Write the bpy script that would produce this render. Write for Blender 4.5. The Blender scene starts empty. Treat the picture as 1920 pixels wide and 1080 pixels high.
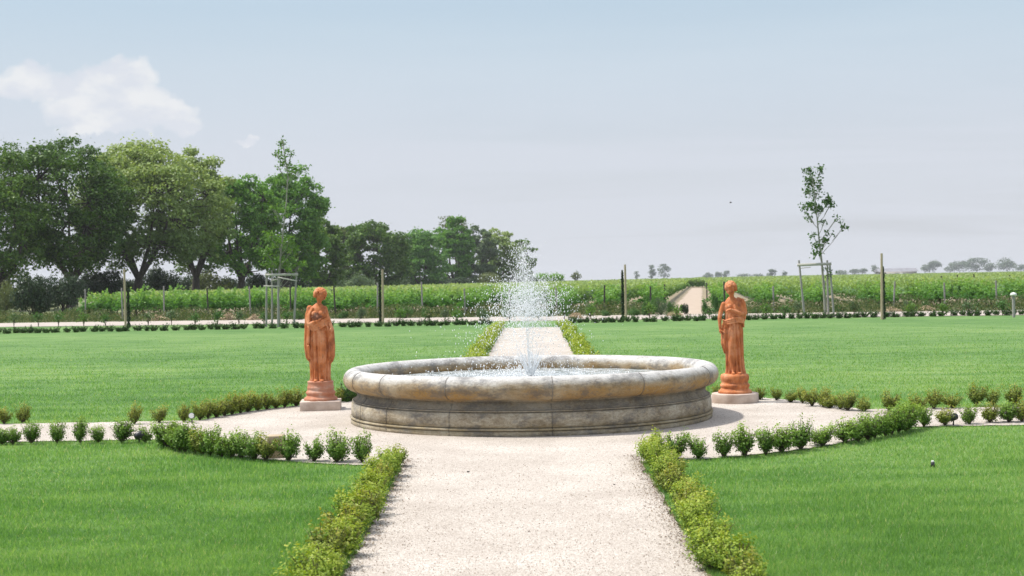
import bpy, bmesh, math, random
import numpy as np
from mathutils import Vector, Matrix, Euler
C = bpy.context.scene
COL = C.collection
R_ = math.radians

# ------------------------------------------------------------------ camera
F = 2667.0                      # focal length in photo pixels (50 mm on 36 mm)
CAMH = 1.7
cam_d = bpy.data.cameras.new('camera'); cam = bpy.data.objects.new('camera', cam_d); COL.objects.link(cam)
cam_d.lens = 50; cam_d.sensor_width = 36; cam_d.clip_end = 6000; cam_d.clip_start = 0.1
CM = Matrix.Translation((0.07, 0, CAMH)) @ Euler((R_(90 - 0.30), 0, R_(0.816)), 'XYZ').to_matrix().to_4x4() @ Matrix.Rotation(R_(-1.05), 4, 'Z')
cam.matrix_world = CM
C.camera = cam
cam_d.dof.use_dof = True; cam_d.dof.focus_distance = 17.0; cam_d.dof.aperture_fstop = 4.5

def ray(px, py):
    return CM.to_3x3() @ Vector(((px - 960) / F, (540 - py) / F, -1.0))
def ground_at(px, py):          # ground point seen at a photo pixel
    d = ray(px, py); t = -CAMH / d.z
    return 0.07 + d.x * t, d.y * t
def at_depth(px, py, Y):        # the point seen at a photo pixel at depth Y
    d = ray(px, py); t = Y / d.y
    return 0.07 + d.x * t, Y, CAMH + d.z * t

# ------------------------------------------------------------------ light
SUN_EL, SUN_AZ = 62.0, -82.0    # azimuth measured from +Y (away from the camera) towards +X
w = bpy.data.worlds.new('World'); C.world = w; w.use_nodes = True
nt = w.node_tree; nt.nodes.clear()
def N(nt, t, **k):
    n = nt.nodes.new(t)
    for a, b in k.items():
        if a.startswith('i_'): n.inputs[a[2:].replace('_', ' ')].default_value = b
        else: setattr(n, a, b)
    return n
def ramp(nt, stops, fac=None, interp='LINEAR'):
    n = nt.nodes.new('ShaderNodeValToRGB'); cr = n.color_ramp; cr.interpolation = interp
    while len(cr.elements) < len(stops): cr.elements.new(0.5)
    for e, (p, c) in zip(cr.elements, stops):
        e.position = p; e.color = (*c, 1) if len(c) == 3 else c
    if fac is not None: nt.links.new(fac, n.inputs[0])
    return n
def math_(nt, op, a, b=None, clamp=False):
    n = nt.nodes.new('ShaderNodeMath'); n.operation = op; n.use_clamp = clamp
    for i, v in enumerate((a, b)):
        if v is None: continue
        if isinstance(v, (int, float)): n.inputs[i].default_value = v
        else: nt.links.new(v, n.inputs[i])
    return n.outputs[0]
def mixc(nt, f, a, b, blend='MIX'):
    n = nt.nodes.new('ShaderNodeMix'); n.data_type = 'RGBA'; n.blend_type = blend
    for s, v in ((n.inputs[0], f), (n.inputs[6], a), (n.inputs[7], b)):
        if isinstance(v, (int, float)): s.default_value = v
        elif isinstance(v, tuple): s.default_value = (*v, 1) if len(v) == 3 else v
        else: nt.links.new(v, s)
    return n.outputs[2]
def noise(nt, vec, scale, detail=4, rough=.5, dist=0.0):
    n = nt.nodes.new('ShaderNodeTexNoise'); n.inputs['Scale'].default_value = scale
    n.inputs['Detail'].default_value = detail; n.inputs['Roughness'].default_value = rough
    n.inputs['Distortion'].default_value = dist
    if vec is not None: nt.links.new(vec, n.inputs['Vector'])
    return n.outputs['Fac']
def vscale(nt, vec, s, loc=(0, 0, 0)):
    n = nt.nodes.new('ShaderNodeMapping'); n.inputs['Scale'].default_value = s; n.inputs['Location'].default_value = loc
    nt.links.new(vec, n.inputs['Vector']); return n.outputs[0]

sky = N(nt, 'ShaderNodeTexSky', sky_type='NISHITA', sun_disc=False)
sky.sun_elevation = R_(SUN_EL); sky.sun_rotation = R_(SUN_AZ); sky.dust_density = 3.0; sky.air_density = 1.0; sky.ozone_density = 1.5
tc = N(nt, 'ShaderNodeTexCoord'); gen = tc.outputs['Generated']
sep = N(nt, 'ShaderNodeSeparateXYZ'); nt.links.new(gen, sep.inputs[0])
# thin high cloud: projected on a plane overhead so that it streaks towards the horizon
zz = math_(nt, 'MAXIMUM', sep.outputs[2], 0.02)
zz = math_(nt, 'ADD', zz, 0.06)
cx = math_(nt, 'DIVIDE', sep.outputs[0], zz); cy = math_(nt, 'DIVIDE', sep.outputs[1], zz)
cmb = N(nt, 'ShaderNodeCombineXYZ'); nt.links.new(cx, cmb.inputs[0]); nt.links.new(cy, cmb.inputs[1])
n1 = noise(nt, vscale(nt, cmb.outputs[0], (0.35, 0.62, 1), (3.1, 1.7, 0)), 1.0, 8, .58, .6)
n2 = noise(nt, vscale(nt, cmb.outputs[0], (0.16, 0.2, 1), (8.1, 4.7, 0)), 1.0, 4, .5, .3)
veil = ramp(nt, [(0.30, (0.35,) * 3), (0.70, (0.95,) * 3)], math_(nt, 'ADD', math_(nt, 'MULTIPLY', n1, .55), math_(nt, 'MULTIPLY', n2, .45)))
# the veil is denser low down
low = ramp(nt, [(0.0, (1,) * 3), (0.12, (.80,) * 3), (0.30, (.25,) * 3), (1, (0,) * 3)], sep.outputs[2])
vf = math_(nt, 'ADD', math_(nt, 'MULTIPLY', veil.outputs[0], .72), math_(nt, 'MULTIPLY', low.outputs[0], .62), True)
veilcol = ramp(nt, [(0.0, (4.6, 4.75, 5.1)), (0.09, (4.45, 4.75, 5.25)), (0.19, (3.75, 4.6, 5.3)), (0.4, (7.4, 8.0, 8.8)), (1, (9.8, 10.2, 10.8))], sep.outputs[2])  # upper stops brightened, above the view, to add fill light
skyc = mixc(nt, vf, sky.outputs[0], veilcol.outputs[0])
# one heap cloud on the left, above the trees: union of soft blobs in direction space, broken up by noise
blobs = [(60, 158, 66, 32), (20, 165, 50, 26), (120, 165, 60, 24), (190, 150, 60, 30), (235, 148, 62, 32), (160, 205, 72, 28), (240, 200, 95, 34), (310, 215, 62, 26), (345, 235, 36, 14), (465, 258, 22, 7), (200, 238, 90, 12)]
wob = N(nt, 'ShaderNodeTexNoise'); wob.inputs['Scale'].default_value = 34; wob.inputs['Detail'].default_value = 6; wob.inputs['Roughness'].default_value = .55
nt.links.new(gen, wob.inputs['Vector'])
sub = N(nt, 'ShaderNodeVectorMath', operation='SUBTRACT'); nt.links.new(wob.outputs['Color'], sub.inputs[0]); sub.inputs[1].default_value = (.5, .5, .5)
scl = N(nt, 'ShaderNodeVectorMath', operation='SCALE'); nt.links.new(sub.outputs[0], scl.inputs[0]); scl.inputs['Scale'].default_value = 0.034
gw = N(nt, 'ShaderNodeVectorMath', operation='ADD'); nt.links.new(gen, gw.inputs[0]); nt.links.new(scl.outputs[0], gw.inputs[1])
acc = None; shade = None
for bx_, by_, bw, bh in blobs:
    d = ray(bx_, by_).normalized()
    s_ = N(nt, 'ShaderNodeVectorMath', operation='SUBTRACT'); nt.links.new(gw.outputs[0], s_.inputs[0]); s_.inputs[1].default_value = d
    m_ = N(nt, 'ShaderNodeVectorMath', operation='MULTIPLY'); nt.links.new(s_.outputs[0], m_.inputs[0])
    m_.inputs[1].default_value = (F / (bw * .93), F / (bw * .93), F / (bh * .92))
    l_ = N(nt, 'ShaderNodeVectorMath', operation='LENGTH'); nt.links.new(m_.outputs[0], l_.inputs[0])
    v = math_(nt, 'SUBTRACT', 1.25, l_.outputs['Value'])
    acc = v if acc is None else math_(nt, 'MAXIMUM', acc, v)
cf = ramp(nt, [(0.05, (0,) * 3), (0.22, (.55,) * 3), (0.42, (.92,) * 3), (1, (1,) * 3)], acc)
cn = noise(nt, vscale(nt, gen, (1, 1, 1.8)), 42, 5, .55)
ccol = ramp(nt, [(0.40, (4.9, 5.1, 5.55)), (0.60, (5.75, 5.8, 5.9))], cn)
skyc = mixc(nt, math_(nt, 'MULTIPLY', cf.outputs[0], .88), skyc, ccol.outputs[0])
bg = N(nt, 'ShaderNodeBackground'); bg.inputs['Strength'].default_value = 0.10
nt.links.new(skyc, bg.inputs['Color'])
wo = N(nt, 'ShaderNodeOutputWorld'); nt.links.new(bg.outputs[0], wo.inputs['Surface'])

sd = bpy.data.lights.new('sun', 'SUN'); sd.energy = 3.25; sd.angle = R_(3.0); sd.color = (1.0, .955, .88)
so = bpy.data.objects.new('sun', sd); COL.objects.link(so)
sv = Vector((math.sin(R_(SUN_AZ)) * math.cos(R_(SUN_EL)), math.cos(R_(SUN_AZ)) * math.cos(R_(SUN_EL)), math.sin(R_(SUN_EL))))
so.rotation_euler = sv.to_track_quat('Z', 'Y').to_euler()
C.view_settings.view_transform = 'Standard'; C.view_settings.look = 'None'; C.view_settings.gamma = 1
C.view_settings.exposure = 0.6
C.cycles.max_bounces = 8; C.cycles.transparent_max_bounces = 16; C.cycles.volume_bounces = 0

# ------------------------------------------------------------------ helpers
rng = np.random.default_rng(7)
random.seed(7)
class MB:
    """collects faces and links them as one mesh"""
    def __init__(s): s.v = []; s.f = []; s.n = 0
    def add(s, verts, faces):
        verts = np.asarray(verts, float).reshape(-1, 3); faces = np.asarray(faces, int)
        s.v.append(verts); s.f.append(faces + s.n); s.n += len(verts); return s
    def mesh(s, name, mat=None, smooth=True):
        V = np.concatenate(s.v); me = bpy.data.meshes.new(name)
        me.vertices.add(len(V)); me.vertices.foreach_set('co', V.ravel())
        tot = np.concatenate([np.full(len(f), f.shape[1]) for f in s.f]); idx = np.concatenate([f.ravel() for f in s.f])
        me.loops.add(len(idx)); me.loops.foreach_set('vertex_index', idx.astype(np.int32))
        me.polygons.add(len(tot)); me.polygons.foreach_set('loop_start', np.concatenate([[0], np.cumsum(tot)[:-1]]).astype(np.int32))
        me.update(calc_edges=True)
        if smooth: me.polygons.foreach_set('use_smooth', np.ones(len(tot), bool))
        if mat: me.materials.append(mat)
        return me
    def build(s, name, mat, parent=None, loc=None, smooth=True):
        return link(name, s.mesh(name, mat, smooth), parent, loc)
def link(name, me, parent=None, loc=None):
    o = bpy.data.objects.new(name, me); COL.objects.link(o)
    if parent: o.parent = parent
    if loc: o.location = loc
    return o
def tag(o, label=None, cat=None, group=None, kind=None):
    if label: o['label'] = label
    if cat: o['category'] = cat
    if group: o['group'] = group
    if kind: o['kind'] = kind
    return o
def empty(name, loc, label, cat, group=None, rz=0):
    o = bpy.data.objects.new(name, None); COL.objects.link(o); o.location = loc; o.rotation_euler = (0, 0, rz)
    o.empty_display_size = .2
    return tag(o, label, cat, group)
def tube(mb, pts, rad, n=8, cap=True):
    P = np.asarray(pts, float); k = len(P)
    rad = np.full(k, rad) if np.isscalar(rad) else np.asarray(rad, float)
    T = np.gradient(P, axis=0); T /= np.linalg.norm(T, axis=1)[:, None] + 1e-9
    up = np.array([0, 0, 1.]) if abs(T[:, 2]).mean() < .9 else np.array([1., 0, 0])
    A = np.cross(T, up); A /= np.linalg.norm(A, axis=1)[:, None] + 1e-9
    B = np.cross(T, A); a = np.arange(n) / n * 2 * np.pi
    V = P[:, None] + rad[:, None, None] * (A[:, None] * np.cos(a)[None, :, None] + B[:, None] * np.sin(a)[None, :, None])
    i, j = np.meshgrid(np.arange(k - 1), np.arange(n), indexing='ij'); i = i.ravel(); j = j.ravel(); j2 = (j + 1) % n
    mb.add(V.reshape(-1, 3), np.stack([i * n + j, i * n + j2, (i + 1) * n + j2, (i + 1) * n + j], 1))
    if cap:
        base = mb.n - k * n
        V = mb.v[-1]
        for r0, c, flip in ((0, P[0], 0), ((k - 1) * n, P[-1], 1)):
            ring = V[r0:r0 + n]; vv = np.vstack([ring, c]); jj = np.arange(n)
            f = np.stack([jj, (jj + 1) % n, np.full(n, n)], 1)
            mb.add(vv, f if flip else f[:, ::-1])
def box(mb, c, s, rz=0, taper=0.0):
    x, y, z = s[0] / 2, s[1] / 2, s[2] / 2
    V = np.array([[-x, -y, -z], [x, -y, -z], [x, y, -z], [-x, y, -z], [-x, -y, z], [x, -y, z], [x, y, z], [-x, y, z]])
    V[4:, :2] *= 1 - taper
    cs, sn = math.cos(rz), math.sin(rz); V = V @ np.array([[cs, sn, 0], [-sn, cs, 0], [0, 0, 1]]) + np.array(c)
    mb.add(V, [[0, 3, 2, 1], [4, 5, 6, 7], [0, 1, 5, 4], [1, 2, 6, 5], [2, 3, 7, 6], [3, 0, 4, 7]])
def lathe(mb, prof, n=96, center=(0, 0, 0), wob_=None):
    prof = np.asarray(prof, float); k = len(prof); a = np.arange(n) / n * 2 * np.pi
    V = np.stack([prof[:, None, 0] * np.cos(a), prof[:, None, 0] * np.sin(a), np.repeat(prof[:, None, 1], n, 1)], -1)
    if wob_ is not None: V = wob_(V, a)
    V = V + np.array(center)
    i, j = np.meshgrid(np.arange(k - 1), np.arange(n), indexing='ij'); i = i.ravel(); j = j.ravel(); j2 = (j + 1) % n
    mb.add(V.reshape(-1, 3), np.stack([i * n + j, i * n + j2, (i + 1) * n + j2, (i + 1) * n + j], 1))
def ell(mb, c, r, rot=None, n=20):
    th = np.linspace(0, np.pi, n // 2 + 1); a = np.arange(n) / n * 2 * np.pi
    k = len(th)
    V = np.stack([np.sin(th)[:, None] * np.cos(a), np.sin(th)[:, None] * np.sin(a), np.repeat(np.cos(th)[:, None], n, 1)], -1) * np.array(r)
    V = V.reshape(-1, 3)
    if rot is not None: V = V @ np.array(Euler(rot).to_matrix()).T
    i, j = np.meshgrid(np.arange(k - 1), np.arange(n), indexing='ij'); i = i.ravel(); j = j.ravel(); j2 = (j + 1) % n
    mb.add(V + np.array(c), np.stack([i * n + j, (i + 1) * n + j, (i + 1) * n + j2, i * n + j2], 1))
def unit(n):
    v = rng.normal(size=(n, 3)); return v / np.linalg.norm(v, axis=1)[:, None]
def leaves(mb, P, size, nrm=None, aspect=.55, spread=.8, curl=.15):
    n = len(P); Nn = unit(n)
    if nrm is not None: Nn = nrm + spread * Nn
    Nn = Nn / (np.linalg.norm(Nn, axis=1)[:, None] + 1e-9)
    T = np.cross(Nn, unit(n)); T /= np.linalg.norm(T, axis=1)[:, None] + 1e-9
    B = np.cross(Nn, T); s = (np.full(n, size) if np.isscalar(size) else size)[:, None]
    V = np.stack([P + T * s, P + B * s * aspect + Nn * s * curl, P - T * s, P - B * s * aspect + Nn * s * curl], 1)
    mb.add(V.reshape(-1, 3), np.arange(4 * n).reshape(n, 4))

# ------------------------------------------------------------------ materials
def mat(name):
    m = bpy.data.materials.new(name); m.use_nodes = True; nt = m.node_tree
    b = nt.nodes['Principled BSDF']; return m, nt, b
def coords(nt, kind='Object'):
    return nt.nodes.new('ShaderNodeTexCoord').outputs[kind]
def worldpos(nt):
    return nt.nodes.new('ShaderNodeNewGeometry').outputs['Position']
def bump(nt, b, h, strength, dist):
    n = nt.nodes.new('ShaderNodeBump'); n.inputs['Strength'].default_value = strength; n.inputs['Distance'].default_value = dist
    nt.links.new(h, n.inputs['Height']); nt.links.new(n.outputs[0], b.inputs['Normal'])
def leafmat(name, cols, trans=.35, zmix=None, rough=.45, patch=None, zw=.5):
    """leaf: colour varies leaf by leaf and plant by plant; part of the light passes through"""
    m, nt, b = mat(name); g = nt.nodes.new('ShaderNodeNewGeometry'); oi = nt.nodes.new('ShaderNodeObjectInfo')
    r = math_(nt, 'ADD', math_(nt, 'MULTIPLY', g.outputs['Random Per Island'], .75), math_(nt, 'MULTIPLY', oi.outputs['Random'], .25))
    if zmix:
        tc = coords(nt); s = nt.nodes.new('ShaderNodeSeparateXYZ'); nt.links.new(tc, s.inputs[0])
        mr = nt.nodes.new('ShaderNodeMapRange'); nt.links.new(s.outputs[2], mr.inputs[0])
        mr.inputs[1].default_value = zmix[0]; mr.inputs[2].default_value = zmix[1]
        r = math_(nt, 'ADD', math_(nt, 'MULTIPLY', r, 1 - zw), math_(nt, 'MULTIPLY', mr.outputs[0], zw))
    if patch:
        pn = noise(nt, coords(nt), patch, 3, .5)
        r = math_(nt, 'ADD', math_(nt, 'MULTIPLY', r, .55), math_(nt, 'MULTIPLY', math_(nt, 'SUBTRACT', pn, .28), 1.0), True)
    k = len(cols); cr = ramp(nt, [(i / (k - 1), c) for i, c in enumerate(cols)], r)
    nt.links.new(cr.outputs[0], b.inputs['Base Color']); b.inputs['Roughness'].default_value = rough
    b.inputs['Specular IOR Level'].default_value = .18
    tr = nt.nodes.new('ShaderNodeBsdfTranslucent')
    tcol = mixc(nt, 1.0, cr.outputs[0], (1.35, 1.35, .55), 'MULTIPLY'); nt.links.new(tcol, tr.inputs[0])
    mx = nt.nodes.new('ShaderNodeMixShader'); mx.inputs[0].default_value = trans
    nt.links.new(b.outputs[0], mx.inputs[1]); nt.links.new(tr.outputs[0], mx.inputs[2])
    nt.links.new(mx.outputs[0], nt.nodes['Material Output'].inputs['Surface']); return m
def plain(name, c1, c2, scale=8, rough=.8, stretch=(1, 1, 1), b_=.3, bd=.01):
    m, nt, b = mat(name); n = noise(nt, vscale(nt, coords(nt), stretch), scale, 6, .6)
    cr = ramp(nt, [(.3, c1), (.7, c2)], n); nt.links.new(cr.outputs[0], b.inputs['Base Color'])
    b.inputs['Roughness'].default_value = rough; bump(nt, b, n, b_, bd); return m

LAWN_STOPS = [(.32, (.066, .148, .036)), (.5, (.110, .208, .056)), (.66, (.175, .265, .088))]
def lawn_color(nt, g=None):
    wp = worldpos(nt)
    a = noise(nt, vscale(nt, wp, (.6, 1.7, 1)), 1.0, 5, .60)
    c = noise(nt, vscale(nt, wp, (.10, .16, 1), (5, 3, 0)), 1.0, 3, .5)
    f = math_(nt, 'ADD', math_(nt, 'MULTIPLY', a, .75), math_(nt, 'MULTIPLY', c, .55))
    f = math_(nt, 'SUBTRACT', f, .15)
    if g is not None: f = math_(nt, 'ADD', f, math_(nt, 'MULTIPLY', math_(nt, 'SUBTRACT', g, .5), .38))
    return ramp(nt, LAWN_STOPS, f).outputs[0]
M = {}
m, nt, b = mat('lawn'); wp = worldpos(nt)
fine = noise(nt, vscale(nt, wp, (1, .5, 1)), 30, 6, .75)
nt.links.new(lawn_color(nt, fine), b.inputs['Base Color']); b.inputs['Roughness'].default_value = .75; b.inputs['Specular IOR Level'].default_value = .15
bump(nt, b, fine, .6, .03); M['lawn'] = m
m, nt, b = mat('grass_blade'); g = nt.nodes.new('ShaderNodeNewGeometry')
lc = mixc(nt, 1.0, lawn_color(nt, g.outputs['Random Per Island']), (1.5, 1.5, 1.6), 'MULTIPLY'); lc = mixc(nt, math_(nt, 'GREATER_THAN', g.outputs['Random Per Island'], .975), lc, (.42, .42, .26)); nt.links.new(lc, b.inputs['Base Color']); b.inputs['Roughness'].default_value = .5; b.inputs['Specular IOR Level'].default_value = .25
tr = nt.nodes.new('ShaderNodeBsdfTranslucent'); nt.links.new(mixc(nt, 1.0, lc, (1.5, 1.5, .7), 'MULTIPLY'), tr.inputs[0])
mx = nt.nodes.new('ShaderNodeMixShader'); mx.inputs[0].default_value = .5; nt.links.new(b.outputs[0], mx.inputs[1]); nt.links.new(tr.outputs[0], mx.inputs[2])
nt.links.new(mx.outputs[0], nt.nodes['Material Output'].inputs['Surface']); M['blade'] = m

GRAV = [(0.0, (.10, .08, .06)), (.10, (.25, .21, .175)), (.30, (.355, .312, .27)), (.7, (.445, .398, .352)), (1, (.60, .555, .505))]
m, nt, b = mat('gravel'); wp = worldpos(nt)
vo = nt.nodes.new('ShaderNodeTexVoronoi'); vo.inputs['Scale'].default_value = 105; nt.links.new(wp, vo.inputs['Vector'])
sepc = nt.nodes.new('ShaderNodeSeparateColor'); nt.links.new(vo.outputs['Color'], sepc.inputs[0])
big = noise(nt, wp, 1.1, 4, .55)
fv = math_(nt, 'ADD', math_(nt, 'MULTIPLY', sepc.outputs[0], .70), math_(nt, 'SUBTRACT', math_(nt, 'MULTIPLY', big, .9), .25), True)
gcol = ramp(nt, GRAV, fv).outputs[0]
nt.links.new(gcol, b.inputs['Base Color']); b.inputs['Roughness'].default_value = .9
bump(nt, b, vo.outputs['Distance'], -.7, .01); M['gravel'] = m
m, nt, b = mat('gravel_stone'); g = nt.nodes.new('ShaderNodeNewGeometry')
nt.links.new(ramp(nt, GRAV, g.outputs['Random Per Island']).outputs[0], b.inputs['Base Color']); b.inputs['Roughness'].default_value = .85; M['stone_bit'] = m
m, nt, b = mat('road_gravel'); wp = worldpos(nt)
nn = noise(nt, vscale(nt, wp, (.4, 1, 1)), 2.5, 6, .6); nt.links.new(ramp(nt, [(.3, (.34, .29, .25)), (.7, (.45, .40, .36))], nn).outputs[0], b.inputs['Base Color']); b.inputs['Roughness'].default_value = .95; M['road'] = m
m, nt, b = mat('ground'); wp = worldpos(nt)
nn = noise(nt, wp, .25, 6, .65); nn2 = noise(nt, wp, 3.0, 4, .6)
nt.links.new(ramp(nt, [(.36, (.055, .11, .03)), (.5, (.12, .15, .055)), (.66, (.30, .24, .14))], math_(nt, 'ADD', math_(nt, 'MULTIPLY', nn, .6), math_(nt, 'MULTIPLY', nn2, .4))).outputs[0], b.inputs['Base Color']); b.inputs['Roughness'].default_value = .95; bump(nt, b, nn2, .5, .1); M['ground'] = m
M['soil'] = plain('vineyard_soil', (.16, .14, .08), (.34, .27, .19), 1.2, .95)
M['track'] = plain('track_soil', (.34, .26, .20), (.46, .38, .31), 1.5, .95)
M['bark'] = plain('bark', (.035, .028, .022), (.10, .085, .07), 3, .95, (4, 4, 1), .8, .05)
M['palebark'] = plain('young_bark', (.16, .15, .12), (.34, .33, .29), 12, .8, (2, 2, .5))
M['greywood'] = plain('grey_wood', (.20, .19, .18), (.36, .35, .33), 10, .85, (4, 4, .4))
M['rail'] = plain('pale_rail', (.36, .34, .30), (.52, .50, .46), 10, .85, (1, 4, 4))
M['palewood'] = plain('pale_stake', (.30, .23, .15), (.46, .38, .27), 10, .8, (4, 4, .4))
M['darkwood'] = plain('dark_post', (.03, .028, .025), (.08, .07, .06), 10, .85, (4, 4, .4))
M['vinewood'] = plain('vine_wood', (.03, .022, .018), (.09, .07, .055), 12, .95, (3, 3, 1), .8, .02)
M['tree_dark'] = leafmat('tree_leaf_dark', [(0.033, 0.081, 0.012), (0.08, 0.161, 0.026), (0.16, 0.256, 0.047)], .28)
M['tree_mid'] = leafmat('tree_leaf_mid', [(0.06, 0.158, 0.028), (0.124, 0.276, 0.042), (0.247, 0.424, 0.077)], .35)
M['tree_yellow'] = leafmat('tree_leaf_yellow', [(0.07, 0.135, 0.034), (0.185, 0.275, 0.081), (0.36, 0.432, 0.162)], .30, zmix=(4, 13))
M['tree_soft'] = leafmat('tree_leaf_soft', [(0.074, 0.185, 0.045), (0.138, 0.282, 0.067), (0.221, 0.37, 0.104)], .35)
M['tree_olive'] = leafmat('tree_leaf_olive', [(0.068, 0.102, 0.043), (0.128, 0.162, 0.068), (0.204, 0.23, 0.102)], .3)
M['sapling'] = leafmat('sapling_leaf', [(0.033, 0.085, 0.026), (0.065, 0.143, 0.039), (0.117, 0.208, 0.058)], .35)
M['saplight'] = leafmat('sapling_leaf_light', [(.06, .14, .03), (.10, .20, .045), (.15, .26, .07)], .4)
M['bushdark'] = leafmat('bush_leaf_dark', [(0.014, 0.031, 0.014), (0.031, 0.058, 0.025), (0.054, 0.088, 0.041)], .15)
M['bushgrey'] = leafmat('bush_leaf_grey', [(0.06, 0.105, 0.053), (0.105, 0.165, 0.083), (0.165, 0.225, 0.12)], .25)
M['bushgreen'] = leafmat('bush_leaf_green', [(0.037, 0.094, 0.027), (0.069, 0.156, 0.044), (0.119, 0.225, 0.069)], .3)
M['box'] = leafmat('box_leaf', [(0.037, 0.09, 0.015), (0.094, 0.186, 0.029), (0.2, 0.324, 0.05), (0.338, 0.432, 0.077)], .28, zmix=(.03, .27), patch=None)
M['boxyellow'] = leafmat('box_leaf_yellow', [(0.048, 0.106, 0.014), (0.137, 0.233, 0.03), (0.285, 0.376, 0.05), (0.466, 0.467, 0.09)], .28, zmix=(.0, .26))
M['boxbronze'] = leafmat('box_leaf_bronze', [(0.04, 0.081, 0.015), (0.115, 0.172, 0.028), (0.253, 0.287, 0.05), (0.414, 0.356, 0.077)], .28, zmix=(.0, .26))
M['boxdark'] = leafmat('box_leaf_dark', [(0.016, 0.047, 0.011), (0.041, 0.103, 0.021), (0.09, 0.179, 0.037)], .2)
M['boxwood_stem'] = plain('shrub_stem', (.05, .035, .02), (.12, .09, .06), 30)
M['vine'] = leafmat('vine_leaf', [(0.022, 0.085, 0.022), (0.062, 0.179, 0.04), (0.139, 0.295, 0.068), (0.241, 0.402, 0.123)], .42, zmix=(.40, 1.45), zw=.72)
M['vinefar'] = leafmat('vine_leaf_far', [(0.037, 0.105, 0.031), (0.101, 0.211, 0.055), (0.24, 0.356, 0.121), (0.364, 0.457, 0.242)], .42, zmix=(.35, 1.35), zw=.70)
M['weed'] = leafmat('weed_leaf', [(.045, .08, .03), (.09, .14, .05), (.26, .23, .13)], .3)
M['straw'] = plain('straw', (.30, .22, .13), (.50, .41, .27), 20)
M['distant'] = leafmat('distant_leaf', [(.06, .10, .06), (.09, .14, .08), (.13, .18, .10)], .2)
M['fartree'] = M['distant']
M['plastic'] = plain('black_plastic', (.012, .012, .014), (.03, .03, .035), 20, .4)
M['metal'] = plain('steel', (.55, .56, .60), (.70, .70, .73), 20, .35)
M['white'] = plain('white_cap', (.62, .62, .60), (.75, .75, .74), 20, .6)

# ------------------------------------------------------------------ the setting
def sheet(name, pts, z, material, label=None, kind='structure'):
    mb = MB(); P = np.array([[p[0], p[1], z] for p in pts]); mb.v.append(P); mb.n = len(P)
    mb.f.append(np.arange(len(P))[None, :]); return tag(mb.build(name, material, smooth=False), label, kind=kind)
def edge(a, b_, n, j=.02):
    t = np.linspace(0, 1, n, endpoint=False)[:, None]; P = (1 - t) * np.array(a) + t * np.array(b_)
    P[1:] += rng.normal(0, j, P[1:].shape); return P.tolist()
G = MB()
gx = np.array([-2900, -900, -300, -100, 0, 100, 300, 900, 2900.]); gy = np.array([-60, 20, 100, 300, 900, 2900.])
vv = [[x, y, -.03] for y in gy for x in gx]; nx = len(gx)
G.add(vv, [[j * nx + i, j * nx + i + 1, (j + 1) * nx + i + 1, (j + 1) * nx + i] for j in range(len(gy) - 1) for i in range(nx - 1)])
tag(G.build('ground', M['ground'], smooth=False), kind='structure')
road_near = lambda x: 59.6 - .22 * x
road_far = lambda x: 66.6 - .20 * x
lawn_pts = [(-45, -8), (45, -8), (45, road_near(45))] + [(x, road_near(x) + random.uniform(-.15, .15)) for x in np.arange(44, -45, -1.0)] + [(-45, road_near(-45))]
sheet('lawn', lawn_pts, 0, M['lawn'])
rd = [(x, road_near(x) - .3) for x in np.arange(-60, 61, 2.0)] + [(x, road_far(x) + random.uniform(-.3, .3)) for x in np.arange(60, -61, -1.0)]
sheet('road', rd, .012, M['road'])
CC = (0.0, 17.1); CR = 4.2
GY0, GY1 = 15.72, 17.85
sheet('gravel_path', edge((-1.04, -6), (-1.04, 7.3), 60) + edge((-1.04, 7.3), (-1.16, 13.4), 80) + edge((-1.16, 13.4), (-1.04, 15.6), 20) + edge((-1.04, 15.6), (1.04, 15.6), 4) + edge((1.04, 15.6), (1.04, -6), 160) + [(0, -6)], .0125, M['gravel'])
sheet('gravel_path', edge((-.97, 20), (1.0, 20), 4) + edge((1.0, 20), (1.0, 50.9), 160) + edge((1.0, 50.9), (-.97, 50.9), 12, .03) + edge((-.97, 50.9), (-.97, 20), 160), .009, M['gravel'])
sheet('gravel_path', edge((-30, GY0), (30, GY0), 400, .025) + edge((30, GY0), (30, GY1), 3) + edge((30, GY1), (-30, GY1), 400, .025) + edge((-30, GY1), (-30, GY0), 3), .0105, M['gravel'])
ang = np.linspace(0, 2 * np.pi, 360, endpoint=False)
sheet('gravel_court', [(CC[0] + (CR + rng.normal(0, .02)) * math.cos(a), CC[1] + (CR + rng.normal(0, .02)) * math.sin(a)) for a in ang], .012, M['gravel'])
def is_gravel(x, y):
    return ((x < 1.03) & (x > -1.03 - .018 * np.clip(y - 7.3, 0, 6)) & (y < 15)) | ((np.abs(x) < 1.0) & (y < 50.9)) | (((x - CC[0]) ** 2 + (y - CC[1]) ** 2) < CR ** 2) | ((y > GY0) & (y < GY1))

# vineyard ground, track
DX = .119                                   # rows lean to the right by this much per metre of depth
vine_start = lambda x: 70.5 - .20 * x
def xmin(y): return np.maximum(-25 - .15 * (y - 74), -39 + .217 * (y - 122) + 6.5)
sp = [(-26, vine_start(-26) - 1)] + [(x, vine_start(x) - 1.2 + random.uniform(-.5, .5)) for x in np.arange(-25, 60, 1.0)] + [(60, 56), (420, 1000), (150, 1000), (-30, 125)]
sheet('vineyard_soil', sp, -.006, M['soil'])
T0 = 6.9 - DX * 64
tk = [(T0 + DX * y - .8 + random.uniform(-.12, .12), y) for y in np.arange(64.5, 235, 1.5)] + [(T0 + DX * y + .8 + random.uniform(-.12, .12), y) for y in np.arange(235, 64.5, -1.5)]
sheet('dirt_track', tk, .006, M['track'])

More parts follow.
